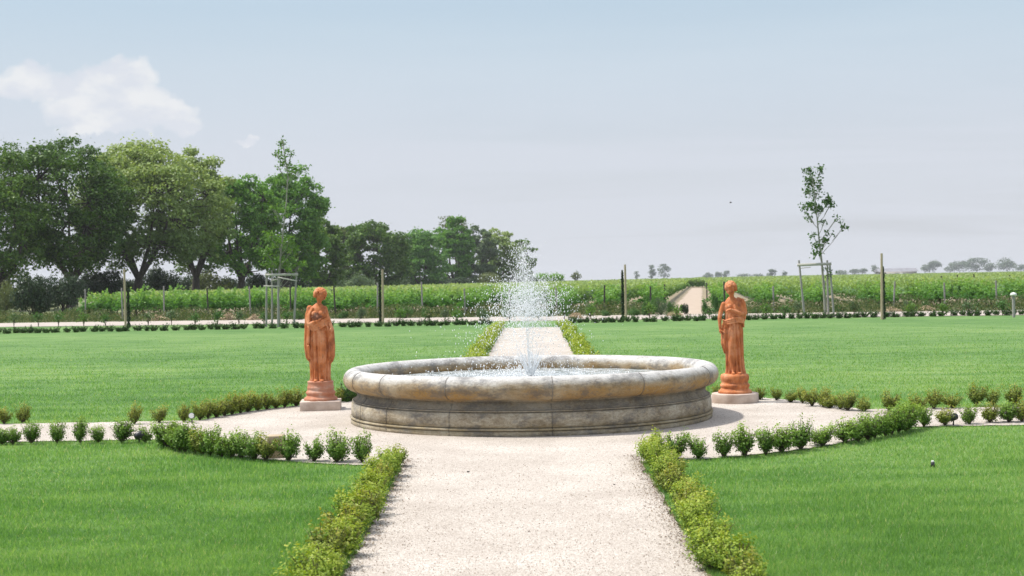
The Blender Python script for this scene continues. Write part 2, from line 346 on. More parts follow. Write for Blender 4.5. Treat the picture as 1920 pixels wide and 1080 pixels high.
# grass blades (stuff)
def screen_samples(n, y0, y1, half=.40):
    p = rng.uniform(1 / y1, 1 / y0, n); y = 1 / p; x = rng.uniform(-half, half, n) * y; return x, y
x, y = screen_samples(620000, 7.3, 50)
k = ~is_gravel(x, y) & (rng.random(620000) < np.clip((50 - y) / 28, 0, 1)); x = x[k]; y = y[k]
hx, hy = rng.uniform(-5, 5, 60000), rng.uniform(7, 18.2, 60000)      # more blades right along the gravel edges
edge_k = ~is_gravel(hx, hy) & (is_gravel(hx + .05, hy) | is_gravel(hx - .05, hy) | is_gravel(hx, hy + .05) | is_gravel(hx, hy - .05))
x = np.r_[x, hx[edge_k]]; y = np.r_[y, hy[edge_k]]
n = len(x); hgt = rng.uniform(.018, .040, n) * (1 + .25 * np.sin(x * 1.7) * np.sin(y * 1.1)); wdt = .0016 * np.clip(y / 8, 1, 4.5) + .0008
an = rng.uniform(0, 2 * np.pi, n); lean = rng.normal(0, .014, (n, 2))
B0 = np.stack([x, y, np.zeros(n)], 1); W = np.stack([np.cos(an) * wdt, np.sin(an) * wdt, np.zeros(n)], 1)
Tp = B0 + np.stack([lean[:, 0], lean[:, 1], hgt], 1)
gb = MB(); gb.add(np.stack([B0 - W, B0 + W, Tp], 1).reshape(-1, 3), np.arange(3 * n).reshape(n, 3))
tag(gb.build('grass', M['blade'], smooth=False), 'short mown green grass of the lawns', 'grass', kind='stuff')
# loose gravel stones (stuff)
x, y = screen_samples(150000, 7.3, 24, .36)
k = is_gravel(x, y); x = x[k]; y = y[k]
ex, ey = rng.uniform(-6, 6, 40000), rng.uniform(7, 21, 40000)
kk = ~is_gravel(ex, ey) & (is_gravel(ex + .06, ey) | is_gravel(ex - .06, ey) | is_gravel(ex, ey - .06)); kk &= rng.random(40000) < .35
x = np.r_[x, ex[kk]]; y = np.r_[y, ey[kk]]; n = len(x)
s = rng.uniform(.003, .0075, n); a0 = rng.uniform(0, 6.28, n); P = np.stack([x, y, np.full(n, .0125)], 1)
V = [P + np.stack([np.cos(a0 + q) * s, np.sin(a0 + q) * s, -s * .3], 1) for q in (0, 2.1 + .2, 4.2)] + [P + np.stack([rng.normal(0, .3, n) * s, rng.normal(0, .3, n) * s, s * rng.uniform(.5, 1.1, n)], 1)]
gs = MB(); i = np.arange(n)[:, None] * 4
gs.add(np.stack(V, 1).reshape(-1, 3), np.concatenate([i + [0, 1, 3], i + [1, 2, 3], i + [2, 0, 3]]))
tag(gs.build('loose_gravel', M['stone_bit'], smooth=False), 'loose pale gravel stones on the paths', 'gravel', kind='stuff')

# dry leaf litter and crumbs of earth along the hedge feet (stuff)
n = 5200; sd2 = np.where(rng.random(n) < .5, -1, 1); y = 7 + 6.6 * rng.random(n); x = sd2 * (1.05 + np.where(sd2 < 0, .018, 0) * np.clip(y - 7.3, 0, 6) - rng.exponential(.055, n)); k = np.abs(x) > .55
x, y = x[k], y[k]; x2 = rng.uniform(-1, 1, 500); y2 = rng.uniform(7, 13, 500); x = np.r_[x, x2]; y = np.r_[y, y2]
lt = MB(); leaves(lt, np.stack([x, y, rng.uniform(.014, .022, len(x))], 1), rng.uniform(.004, .010, len(x)), np.tile([0, 0, 1.], (len(x), 1)), .6, .5)
tag(lt.build('leaf_litter', plain('litter', (.07, .045, .03), (.24, .17, .10), 40), smooth=False), 'dry brown leaf litter beside the front hedges', 'leaf litter', kind='stuff')

# ------------------------------------------------------------------ box shrubs
def shrub_mesh(seed, r=.125, h=.27, n=1300, leaf=.0125, low=.42):
    global rng
    rng = np.random.default_rng(seed); mb = MB()
    # crown widens upwards: twigs from the base, leaves round each twig tip
    nt_ = 46; tips = []
    st = MB()
    for i in range(nt_):
        a = rng.uniform(0, 6.283); q = math.sqrt(rng.random()); zz_ = h * rng.uniform(low, 1.0)
        rr = r * q * (0.62 + .5 * min(1, zz_ / h)); tip = np.array([rr * math.cos(a), rr * math.sin(a), zz_ * (1 - .14 * q * q)])
        tips.append(tip)
        tube(st, [[0, 0, 0], tip * [.35, .35, .4], tip], [.004, .003, .0015], 4, False)
    tips = np.array(tips) + np.array([rng.normal(0, .012), rng.normal(0, .012), 0]); tips[:, 2] *= 1 + .18 * np.sin(np.arctan2(tips[:, 1], tips[:, 0]) + seed); pick = tips[rng.integers(0, nt_, n)]; t = rng.uniform(.38, 1.06, n) ** .8
    P = pick * t[:, None] + rng.normal(0, .016, (n, 3)); P[:, 2] = np.maximum(P[:, 2], .018)
    d = P - np.array([0, 0, h * .35]); d /= np.linalg.norm(d, axis=1)[:, None]
    leaves(mb, P, rng.uniform(.7, 1.25, n) * leaf, d + [0, 0, .4], .55, .9)
    return mb, st
SM = {}
def shrub_set(key, material, cnt, **kw):
    L = []
    for i in range(cnt):
        a, st = shrub_mesh(hash_(key) + i, **kw); L.append((a.mesh('foliage', material), st.mesh('stem', M['boxwood_stem'])))
    SM[key] = L
def hash_(s): return sum(ord(c) * (i + 3) for i, c in enumerate(s))
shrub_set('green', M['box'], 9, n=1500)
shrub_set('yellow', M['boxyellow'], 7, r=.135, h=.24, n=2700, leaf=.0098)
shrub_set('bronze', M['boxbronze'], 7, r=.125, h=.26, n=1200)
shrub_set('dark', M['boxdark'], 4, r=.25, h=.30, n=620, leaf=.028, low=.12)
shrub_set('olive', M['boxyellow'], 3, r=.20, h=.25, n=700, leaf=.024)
cnt = 0
def shrub(key, x, y, label, group, s=1.0, sz=None, name='box_shrub', base=0):
    global cnt; cnt += 1
    L = SM[key]; fm, sm = L[cnt % len(L)]
    e = empty(name, (x, y, base), label, 'shrub', group, random.uniform(0, 6.28))
    e.scale = (s, s, (sz or s)) ; link('foliage', fm, e); link('stem', sm, e); return e

U = random.uniform
# hedges along the front path
for side, kx, nm in ((-1, -1.13, 'left'), (1, 1.13, 'right')):
    g = f'box shrubs of the yellow green hedge on the {nm} of the front path'
    yy = 7.3
    while yy < 13.35:
        shrub('yellow' if random.random() < .82 else 'bronze', kx + (-.018 if side < 0 else .006) * (yy - 7.3) + U(-.05, .05), yy, f'yellow green box shrub in the low hedge along the {nm} edge of the front path', g, U(.85, 1.2), U(.8, 1.15)); yy += U(.25, .34)
# hedges along the back path
for side, kx, nm in ((-1, -1.14, 'left'), (1, 1.16, 'right')):
    g = f'box shrubs of the far hedge on the {nm} of the back path'; yy = 21.0
    while yy < 36:
        shrub('olive', kx + U(-.05, .05), yy, f'olive yellow box shrub in the low hedge {nm} of the path behind the fountain', g, U(.95, 1.25), U(.9, 1.1)); yy += U(.46, .54)
    ys_, fs_ = yy, MB(); rng = np.random.default_rng(600 + side)
    while ys_ < 51.2:                      # the rest of this hedge, only a few pixels high
        L = SM['olive'][int(rng.integers(0, 3))][0]; co = np.empty(len(L.vertices) * 3); L.vertices.foreach_get('co', co); a = rng.uniform(0, 6.28); s_ = rng.uniform(.95, 1.25)
        V = co.reshape(-1, 3) @ np.array([[math.cos(a), math.sin(a), 0], [-math.sin(a), math.cos(a), 0], [0, 0, 1]]) * s_ + [kx + rng.uniform(-.05, .05), ys_, 0]
        fs_.add(V, np.arange(len(V)).reshape(-1, 4)); ys_ += rng.uniform(.46, .54)
    tag(fs_.build('hedge', M['boxyellow']), f'far end of the olive hedge {nm} of the path behind the fountain', 'hedge', kind='stuff')
# hand-placed shrubs and arcs: (pixel x, pixel y of the foot)
ordn = ['first', 'second', 'third', 'fourth', 'fifth', 'sixth', 'seventh', 'eighth', 'ninth', 'tenth', 'eleventh']
def row(pts, key, label, group, s=1.0, ords=True):
    for i, (px, py) in enumerate(pts):
        X, Y = ground_at(px, py)
        lab = label.replace('<n>', ordn[i]) if ords else label
        shrub(key if not isinstance(key, (list, tuple)) else key[i % len(key)], X, Y, lab, group, s * U(.78, 1.18), s * U(.80, 1.18))
row([(3, 834), (24, 834), (58, 833), (107, 832), (150, 832), (184, 832), (229, 831), (273, 831)], 'green', '<n> green box shrub from the left frame edge, near side of the left path', 'spaced box shrubs on the near edge of the left cross path', .93)
row([(8, 796), (43, 795)], 'bronze', '<n> bronze box shrub from the left frame edge, far side of the left path', 'lone shrubs on the far side of the left cross path', .9)
row([(252, 797), (299, 794), (345, 793), (375, 789), (390, 786)], 'bronze', '<n> bronze tipped box shrub from the left, by the white faced spotlight', 'lone shrubs at the far left of the court', .88)
row([(541, 866), (589, 867), (632, 868), (679, 869)], 'green', '<n> loose green box shrub counted rightwards from the pale stone block', 'loose box shrubs at the near left of the court', 1.0)
row([(1269, 863), (1309, 862), (1357, 859), (1397, 858), (1436, 854), (1466, 850), (1501, 845), (1543, 838)], 'green', '<n> green box shrub counted rightwards from the right front path hedge', 'spaced box shrubs at the near right of the court', 1.0)
row([(1732, 802), (1772, 799), (1818, 797), (1856, 794), (1892, 793), (1916, 792)], ['green', 'bronze'], '<n> box shrub right of the solid hedge, near side of the right path', 'spaced box shrubs on the near edge of the right cross path', .9)
row([(1425, 751), (1456, 752), (1483, 756), (1505, 758)], 'bronze', '<n> small bronze box shrub counted rightwards from the right statue', 'small shrubs right of the right statue', .75)
row([(1620, 773), (1668, 772), (1722, 771), (1751, 768), (1786, 766), (1830, 762), (1862, 761), (1900, 760)], 'bronze', '<n> bronze box shrub counted rightwards, far side of the right path', 'spaced box shrubs on the far edge of the right cross path', .95)
row([(1350, 748), (1318, 746)], 'bronze', '<n> small bronze shrub leftwards from the right statue, behind the fountain rim', 'shrubs between fountain and right statue', .8)
def arc(p0, p1, n, key, label, group, s=1.0):
    for t in np.linspace(0, 1, n):
        px = p0[0] + (p1[0] - p0[0]) * t; X0, Y0 = ground_at(*p0); X1, Y1 = ground_at(*p1)
        a0 = math.atan2(Y0 - CC[1], X0 - CC[0]); a1 = math.atan2(Y1 - CC[1], X1 - CC[0]); a0 %= 6.2832; a1 %= 6.2832
        r0 = math.hypot(X0 - CC[0], Y0 - CC[1]); r1 = math.hypot(X1 - CC[0], Y1 - CC[1]); a = a0 + (a1 - a0) * t; r = r0 + (r1 - r0) * t
        shrub(key if random.random() < .8 else 'bronze', CC[0] + r * math.cos(a) + U(-.02, .02), CC[1] + r * math.sin(a) + U(-.02, .02), label, group, s * U(.85, 1.2), s * U(.82, 1.15))
arc((308, 838), (497, 866), 13, 'green', 'dense green box shrub in the solid curved hedge at the near left of the court', 'solid curved hedge at the near left of the court', 1.05)
arc((1588, 832), (1704, 806), 9, 'green', 'dense box shrub in the solid curved hedge at the near right of the court', 'solid curved hedge at the near right of the court', 1.05)
arc((405, 784), (556, 763), 10, 'bronze', 'bronze green box shrub in the curved hedge on the far left of the court', 'curved hedge left of the left statue', .98)
arc((636, 756), (700, 748), 5, 'dark', 'dark box shrub in the curved hedge between left statue and fountain', 'curved hedge between left statue and fountain', .8)
arc((1524, 763), (1590, 771), 5, 'bronze', 'olive box shrub in the short curved hedge on the far right of the court', 'curved hedge at the far right of the court', .9)
# far boundary row on the lawn edge
px = -6
while px < 1925:
    hz_ = 625.5 - px * 35 / 1900
    if not (925 < px < 1062):
        X, Y = ground_at(px, hz_ + U(-.6, .6))
        shrub('dark', X, Y, 'small dark box shrub in the long broken row along the far lawn edge', 'dark box shrubs along the far lawn edge', U(.75, 1.05), U(.75, 1.0))
    px += random.choice([12, 14, 16, 17, 19, 22])

# ------------------------------------------------------------------ fountain
m, nt, b = mat('weathered_stone'); oc = coords(nt); sx = nt.nodes.new('ShaderNodeSeparateXYZ'); nt.links.new(oc, sx.inputs[0])
a_ = noise(nt, oc, 2.2, 8, .62); c_ = noise(nt, vscale(nt, oc, (1, 1, 2.4)), 6, 10, .78, .4); d_ = noise(nt, oc, 60, 4, .7); e_ = noise(nt, vscale(nt, oc, (1, 1, 2.0), (1, 5, 9)), 26, 8, .75, .3)
base = ramp(nt, [(.36, (.10, .075, .045)), (.45, (.25, .20, .13)), (.54, (.42, .37, .28)), (.68, (.62, .57, .47))], math_(nt, 'ADD', math_(nt, 'ADD', math_(nt, 'MULTIPLY', a_, .34), math_(nt, 'MULTIPLY', c_, .36)), math_(nt, 'MULTIPLY', e_, .30))).outputs[0]
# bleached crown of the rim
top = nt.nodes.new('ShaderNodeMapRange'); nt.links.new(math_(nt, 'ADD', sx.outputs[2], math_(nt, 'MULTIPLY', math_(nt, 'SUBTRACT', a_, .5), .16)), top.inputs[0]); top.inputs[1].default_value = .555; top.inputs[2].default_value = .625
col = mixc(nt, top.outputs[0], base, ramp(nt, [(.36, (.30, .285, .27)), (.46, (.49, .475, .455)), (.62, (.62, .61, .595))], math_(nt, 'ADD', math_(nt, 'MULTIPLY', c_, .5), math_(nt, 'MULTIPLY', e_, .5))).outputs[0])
# ochre algae stain running round the underside of the rim, and a weaker one by the foot
def band(z0, z1, z2, z3, amp):
    zz = math_(nt, 'ADD', sx.outputs[2], math_(nt, 'MULTIPLY', math_(nt, 'SUBTRACT', a_, .5), .10))
    return math_(nt, 'MULTIPLY', ramp(nt, [(z0, (0,) * 3), (z1, (1,) * 3), (z2, (1,) * 3), (z3, (0,) * 3)], zz).outputs[0], amp)
on = ramp(nt, [(.35, (.25,) * 3), (.6, (1,) * 3)], noise(nt, vscale(nt, oc, (1, 1, .6), (3, 1, 2)), 1.6, 5, .6)).outputs[0]
col = mixc(nt, math_(nt, 'MULTIPLY', band(.37, .41, .50, .585, .95), math_(nt, 'MULTIPLY', on, ramp(nt, [(.36, (.25,) * 3), (.52, (1,) * 3)], e_).outputs[0])), col, (.36, .20, .05))
col = mixc(nt, math_(nt, 'MULTIPLY', band(.0, .07, .10, .14, .5), on), col, (.26, .19, .06))
# grey black water marks
gm = ramp(nt, [(.49, (0,) * 3), (.60, (1,) * 3)], noise(nt, vscale(nt, oc, (1, 1, 1.8), (7, 2, 5)), 3.0, 9, .74)).outputs[0]
col = mixc(nt, math_(nt, 'MULTIPLY', gm, .62), col, (.10, .10, .105))
for z_, h_ in ((.272, .006), (.291, .004), (.2635, .003), (.068, .006), (.100, .005)):  # dark lines painted into the wall grooves, deepening their shade
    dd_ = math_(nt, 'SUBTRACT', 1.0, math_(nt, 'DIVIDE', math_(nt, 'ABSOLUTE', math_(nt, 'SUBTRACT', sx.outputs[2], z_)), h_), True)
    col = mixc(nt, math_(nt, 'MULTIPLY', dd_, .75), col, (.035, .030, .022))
gm2 = math_(nt, 'MULTIPLY', band(.27, .30, .37, .41, .6), ramp(nt, [(.35, (0,) * 3), (.6, (1,) * 3)], c_).outputs[0])
col = mixc(nt, gm2, col, (.09, .085, .08))
col = mixc(nt, math_(nt, 'MULTIPLY', ramp(nt, [(.35, (1,) * 3), (.5, (0,) * 3)], d_).outputs[0], .22), col, (.06, .05, .04))
nt.links.new(col, b.inputs['Base Color']); b.inputs['Roughness'].default_value = .85
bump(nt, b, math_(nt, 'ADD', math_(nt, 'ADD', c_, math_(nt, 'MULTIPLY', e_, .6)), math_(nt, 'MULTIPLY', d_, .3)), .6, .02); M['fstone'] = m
FX, FY = 0.03, 17.55
ft = empty('fountain', (FX, FY, 0), 'large round weathered stone fountain basin with a rolled rim on the gravel court', 'fountain')
def seg_joint(V, a):                      # blocks do not sit perfectly flush: small steps at the joints
    js = [R_(q) for q in (-138, -114, -84, -57, -24, 8, 40, 72, 105, 140, 172, 205)]
    for i, aa in enumerate(a):
        dmin = min(abs((aa - j + math.pi) % (2 * math.pi) - math.pi) for j in js)
        if dmin < R_(.32):
            V[:, i, :2] *= 1 - .004
    return V
NS = 720
wall = [(2.02, .0), (2.215, .0), (2.215, .062), (2.196, .068), (2.222, .075), (2.226, .084), (2.222, .093), (2.200, .097), (2.188, .103), (2.206, .112), (2.208, .18), (2.200, .262), (2.183, .267), (2.172, .272), (2.190, .277), (2.193, .286), (2.178, .291), (2.160, .300), (2.140, .325), (2.125, .355), (2.122, .38), (2.135, .400), (2.150, .408), (2.150, .425)]
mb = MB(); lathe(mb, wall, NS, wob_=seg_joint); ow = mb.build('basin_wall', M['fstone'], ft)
rim = [(2.12, .405)] + [(2.170 + .128 * math.cos(t), .532 + .128 * math.sin(t)) for t in np.linspace(-1.75, math.pi + 1.2, 30)] + [(2.07, .40), (2.12, .405)]
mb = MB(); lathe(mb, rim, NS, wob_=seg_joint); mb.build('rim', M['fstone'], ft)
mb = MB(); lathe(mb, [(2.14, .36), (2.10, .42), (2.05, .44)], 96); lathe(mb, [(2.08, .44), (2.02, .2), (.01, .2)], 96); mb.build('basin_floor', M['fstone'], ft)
# joints: thin mortar lines let into the blocks
mort = plain('mortar', (.035, .03, .028), (.30, .28, .25), 9)
mb = MB()
for q in (-138, -114, -84, -57, -24, 205):
    for (r0, z0), (r1, z1) in zip(rim[2:16], rim[3:17]):
        aa = R_(q); c0, s0 = math.cos(aa), math.sin(aa)
        tube(mb, [((r0 + .0005) * c0, (r0 + .0005) * s0, z0), ((r1 + .0005) * c0, (r1 + .0005) * s0, z1)], .0030, 5, False)
    aa = R_(q - (9 if q in (-57, -24) else 0)); c0, s0 = math.cos(aa), math.sin(aa)
    tube(mb, [((r - .001) * c0, (r - .001) * s0, z) for r, z in wall[1:-2]], .0028, 5, False)
tag(mb.build('mortar_joint', mort, ft), kind='stuff')
m, nt, b = mat('water'); oc = coords(nt)
w1 = noise(nt, vscale(nt, oc, (1, 1.0, 1)), 9, 6, .65, .5); w2 = noise(nt, oc, 38, 3, .6)
foam = ramp(nt, [(.42, (.16, .20, .20)), (.58, (.62, .66, .68))], noise(nt, oc, 6, 8, .72)).outputs[0]
nt.links.new(foam, b.inputs['Base Color']); b.inputs['Roughness'].default_value = .10; b.inputs['IOR'].default_value = 1.33; b.inputs['Specular IOR Level'].default_value = .8
bump(nt, b, math_(nt, 'ADD', w1, math_(nt, 'MULTIPLY', w2, .3)), .55, .03); M['water'] = m
wm = MB(); na = 200; rr = np.linspace(0.0, 2.06, 60)
th = np.arange(na) / na * 2 * np.pi
RR, TT = np.meshgrid(rr, th, indexing='ij')
ZZ = .487 + .004 * np.sin(RR * 42 + .6 * np.sin(TT * 5)) * np.exp(-RR * .8) + .002 * np.sin(RR * np.cos(TT) * 31) * np.sin(RR * np.sin(TT) * 27)
V = np.stack([RR * np.cos(TT), RR * np.sin(TT), ZZ], -1).reshape(-1, 3)
i, j = np.meshgrid(np.arange(59), np.arange(na), indexing='ij'); i = i.ravel(); j = j.ravel(); j2 = (j + 1) % na
wm.add(V, np.stack([i * na + j, (i + 1) * na + j, (i + 1) * na + j2, i * na + j2], 1))
wo_ = wm.build('basin_water', M['water'], ft); 
mb = MB(); lathe(mb, [(.001, .50), (.03, .50), (.035, .515), (.055, .515), (.06, .50), (.06, .44), (.001, .44)][::-1], 24); tag(mb.build('nozzle', plain('bronze', (.14, .13, .12), (.26, .25, .23), 30, .5), ft))
# water: jet and drops
m, nt, b = mat('spray'); b.inputs['Base Color'].default_value = (.93, .95, .97, 1); b.inputs['Roughness'].default_value = .08; b.inputs['Transmission Weight'].default_value = .12; b.inputs['IOR'].default_value = 1.33
M['spray'] = m
rng = np.random.default_rng(11)
def drops(mb, P, s):
    n = len(P); s = s[:, None]; st = rng.uniform(1.0, 3.0, n)[:, None]
    e = [np.array(q, float) for q in ((1, 0, 0), (-1, 0, 0), (0, 1, 0), (0, -1, 0), (0, 0, 1), (0, 0, -1))]
    V = np.stack([P + s * q * (np.where(np.abs(q[2]) > 0, st, 1)) for q in e], 1)
    f = np.array([[0, 2, 4], [2, 1, 4], [1, 3, 4], [3, 0, 4], [2, 0, 5], [1, 2, 5], [3, 1, 5], [0, 3, 5]])
    mb.add(V.reshape(-1, 3), (np.arange(n)[:, None, None] * 6 + f[None]).reshape(-1, 3))
g_ = 9.81
def fly(n, v0, v1, sp, t0, t1, wind):
    vz = rng.uniform(v0, v1, n); vx = rng.normal(0, sp, n); vy = rng.normal(0, sp, n); t = rng.uniform(t0, t1, n)
    z = .51 + vz * t - .5 * g_ * t * t
    return np.stack([vx * t + wind * t * t, vy * t, z], 1)
mb = MB()
P = np.concatenate([fly(6000, 3.9, 5.0, .42, .26, .90, -.05), fly(900, 4.9, 5.75, .17, .35, .85, -.22), fly(900, 3.6, 4.8, .60, .3, .95, -.75), fly(260, 4, 5, .9, .05, .3, 0)])
P = P[P[:, 2] > .50]; drops(mb, P, rng.uniform(.0020, .0056, len(P)))
P2 = np.concatenate([fly(6000, 3.7, 4.9, .36, .2, .9, -.05), fly(2500, 4.8, 5.7, .13, .2, .9, -.2)]); P2 = P2[P2[:, 2] > .5]; drops(mb, P2, rng.uniform(.0010, .0022, len(P2)))
a = rng.uniform(0, 6.283, 1300); r = np.abs(rng.normal(0, .75, 1300)); k = r < 2.0; a, r = a[k], r[k]
drops(mb, np.stack([r * np.cos(a) - .15, r * np.sin(a), .495 + rng.exponential(.05, len(a))], 1), rng.uniform(.003, .007, len(a)))
sp_ = mb.build('water_spray', M['spray'], None, (FX, FY, 0), smooth=False); tag(sp_, 'white spray of water drops rising over the middle of the basin', 'water spray', kind='stuff')
mb = MB()
for i in range(64):
    a = i / 64 * 6.283 + U(-.1, .1); vr = 2.3 * math.sqrt(U(.02, 1)); vz = U(4.4, 5.0); tt = np.linspace(0, U(.055, .10), 8)
    tube(mb, [((.02 + vr * t) * math.cos(a), (.02 + vr * t) * math.sin(a), .50 + vz * t - 4.9 * t * t) for t in tt], np.linspace(.0040, .0008, 8), 5)
for i in range(7):
    a = U(0, 6.28); tt = np.linspace(0, U(.16, .34), 8)
    tube(mb, [((.05 + i * .03) * t * math.cos(a) + .012 * math.cos(a), .05 * t * math.sin(a) + .01 * math.sin(a), .50 + 4.6 * t - 4.9 * t * t) for t in tt], np.linspace(.004, .0012, 8), 5)
tag(mb.build('water_jet', M['spray'], None, (FX, FY, 0)), 'flaring white water jet shooting up from the nozzle in the basin', 'water jet')

# ------------------------------------------------------------------ statues
m, nt, b = mat('terracotta'); oc = coords(nt)
a_ = noise(nt, oc, 5, 8, .6); c_ = noise(nt, vscale(nt, oc, (2, 2, .7)), 14, 9, .72, .5)
col = ramp(nt, [(.32, (.24, .065, .020)), (.48, (.50, .155, .042)), (.64, (.62, .27, .13))], a_).outputs[0]
col = mixc(nt, math_(nt, 'MULTIPLY', ramp(nt, [(.54, (0,) * 3), (.72, (1,) * 3)], c_).outputs[0], .55), col, (.58, .34, .24))
col = mixc(nt, math_(nt, 'MULTIPLY', ramp(nt, [(.34, (1,) * 3), (.45, (0,) * 3)], c_).outputs[0], .6), col, (.10, .045, .03))
nt.links.new(col, b.inputs['Base Color']); b.inputs['Roughness'].default_value = .75; bump(nt, b, math_(nt, 'ADD', a_, c_), .25, .01); M['terra'] = m
m, nt, b = mat('terracotta_pale'); oc = coords(nt)
a_ = noise(nt, oc, 7, 8, .6)
nt.links.new(ramp(nt, [(.35, (.42, .15, .075)), (.55, (.46, .22, .14)), (.72, (.55, .38, .30))], a_).outputs[0], b.inputs['Base Color']); b.inputs['Roughness'].default_value = .85; bump(nt, b, a_, .3, .01); M['terrapale'] = m
M['plinth'] = plain('plinth_stone', (.40, .30, .24), (.60, .50, .43), 6, .9)
def remesh(mb, name, mat_, parent, vox, smooth_it=1):
    me = mb.mesh(name, None); o = bpy.data.objects.new('tmp', me); COL.objects.link(o)
    r = o.modifiers.new('r', 'REMESH'); r.mode = 'VOXEL'; r.voxel_size = vox
    s = o.modifiers.new('s', 'SMOOTH'); s.iterations = smooth_it; s.factor = .5
    dg = bpy.context.evaluated_depsgraph_get(); me2 = bpy.data.meshes.new_from_object(o.evaluated_get(dg))
    bpy.data.objects.remove(o); me2.name = name; me2.materials.clear(); me2.materials.append(mat_)
    me2.polygons.foreach_set('use_smooth', np.ones(len(me2.polygons), bool))
    return link(name, me2, parent)
def loft(mb, rings, folds=None, n=160):
    """rings: z, centre x, centre y, half width, half depth; folds(theta, t, z) -> outward offset"""
    R = np.array(rings, float); zs = np.linspace(R[0, 0], R[-1, 0], 110)
    q = [np.interp(zs, R[:, 0], R[:, i]) for i in range(1, 5)]
    th = np.arange(n) / n * 2 * np.pi
    V = np.zeros((len(zs), n, 3))
    for i, z in enumerate(zs):
        cx, cy, hw, hd = (q_[i] for q_ in q); off = folds(th, i / (len(zs) - 1), z) if folds else 0
        V[i, :, 0] = cx + (hw + off) * np.cos(th); V[i, :, 1] = cy + (hd + off) * np.sin(th); V[i, :, 2] = z
    k = len(zs); i, j = np.meshgrid(np.arange(k - 1), np.arange(n), indexing='ij'); i = i.ravel(); j = j.ravel(); j2 = (j + 1) % n
    f = np.stack([i * n + j, i * n + j2, (i + 1) * n + j2, (i + 1) * n + j], 1)
    mb.add(V.reshape(-1, 3), f)
    for r0, zz_, fl in ((0, zs[0], 1), (k - 1, zs[-1], 0)):
        ring = V[r0]; jj = np.arange(n); ff = np.stack([jj, (jj + 1) % n, np.full(n, n)], 1)
        mb.add(np.vstack([ring, ring.mean(0)]), ff[:, ::-1] if fl else ff)
def limb(mb, pts, rad, n=14, k=6):
    P = np.array(pts, float); t = np.linspace(0, len(P) - 1, (len(P) - 1) * k + 1)
    Q = np.stack([np.interp(t, np.arange(len(P)), P[:, i]) for i in range(3)], 1); r = np.interp(t, np.arange(len(P)), rad)
    for _ in range(2): Q[1:-1] = (Q[:-2] + 2 * Q[1:-1] + Q[2:]) / 4
    tube(mb, Q, r, n)
    ell(mb, Q[0], (r[0],) * 3); ell(mb, Q[-1], (r[-1],) * 3)
def hand(mb, wrist, direction, palm_n, s=1.0, curl=.5):
    """palm, four fingers of different length and a thumb from the side of the palm"""
    d = Vector(direction).normalized(); nrm = Vector(palm_n).normalized(); side = d.cross(nrm).normalized(); w_ = Vector(wrist)
    pc = w_ + d * .032 * s
    for t in np.linspace(0, 1, 5): ell(mb, w_ + d * .055 * s * t, (.017 * s, .017 * s, .014 * s), None, 12)
    ell(mb, pc, (.024 * s,) * 3, None, 12)
    for i, (o_, L) in enumerate(((-.019, .042), (-.007, .048), (.006, .045), (.018, .034))):
        p0 = w_ + d * .052 * s + side * o_ * s; p1 = p0 + d * L * .5 * s + nrm * .25 * curl * L * s; p2 = p1 + d * L * .35 * s + nrm * .55 * curl * L * s
        limb(mb, [p0, p1, p2], [.0072 * s, .0066 * s, .0054 * s], 8, 3)
    p0 = w_ + d * .018 * s - side * .020 * s; p1 = p0 + d * .022 * s - side * .016 * s + nrm * .008 * s; p2 = p1 + d * .020 * s + nrm * .012 * s
    limb(mb, [p0, p1, p2], [.0090 * s, .0080 * s, .0062 * s], 8, 3)
def head(mb, c, yaw, pitch, roll, s=1.0):
    """skull, brow, nose, lips, chin, ears; looks towards -Y before turning"""
    Rm = Euler((pitch, roll, yaw)).to_matrix(); c = Vector(c)
    sub_ = MB()
    ell(sub_, (0, .006, .016), (.058, .070, .072)); ell(sub_, (0, -.018, -.020), (.046, .050, .058))
    ell(sub_, (0, -.056, -.064), (.018, .016, .014)); ell(sub_, (0, -.056, .028), (.040, .016, .012))
    for q in (-1, 1):
        ell(sub_, (q * .022, -.057, .010), (.012, .008, .007)); ell(sub_, (q * .030, -.046, -.020), (.018, .018, .018)); ell(sub_, (q * .057, .004, -.002), (.006, .013, .020))
    limb(sub_, [(0, -.062, .020), (0, -.074, -.008), (0, -.080, -.018)], [.006, .008, .010], 8, 3)
    ell(sub_, (0, -.066, -.020), (.015, .009, .007)); ell(sub_, (0, -.067, -.037), (.017, .009, .0045)); ell(sub_, (0, -.065, -.045), (.014, .009, .005))
    V = np.concatenate(sub_.v) @ np.array(Rm).T * s + np.array(c)
    o = 0
    for v, f in zip(sub_.v, sub_.f): mb.add(V[o:o + len(v)], f - o); o += len(v)
    return Rm, c
def curls(mb, Rm, c, s, n, r0, front, seed, rs=(.011, .018)):
    rg = random.Random(seed)
    for i in range(n):
        th = rg.uniform(0, 6.283); z = rg.uniform(-.55, 1)
        d = Vector((math.cos(th) * math.sqrt(1 - z * z), math.sin(th) * math.sqrt(1 - z * z), z))
        if d.y < -.25 and z < front: continue
        p = Vector((d.x * r0[0], d.y * r0[1] + .006, d.z * r0[2] + .016)); r = rg.uniform(*rs)
        ell(mb, c + s * (Rm @ p), (r * s, r * s, r * s * .8), (rg.uniform(0, 3), rg.uniform(0, 3), 0), 10)
def sharp(x): return 1 - np.abs(np.sin(x)) ** .7 * 1.0

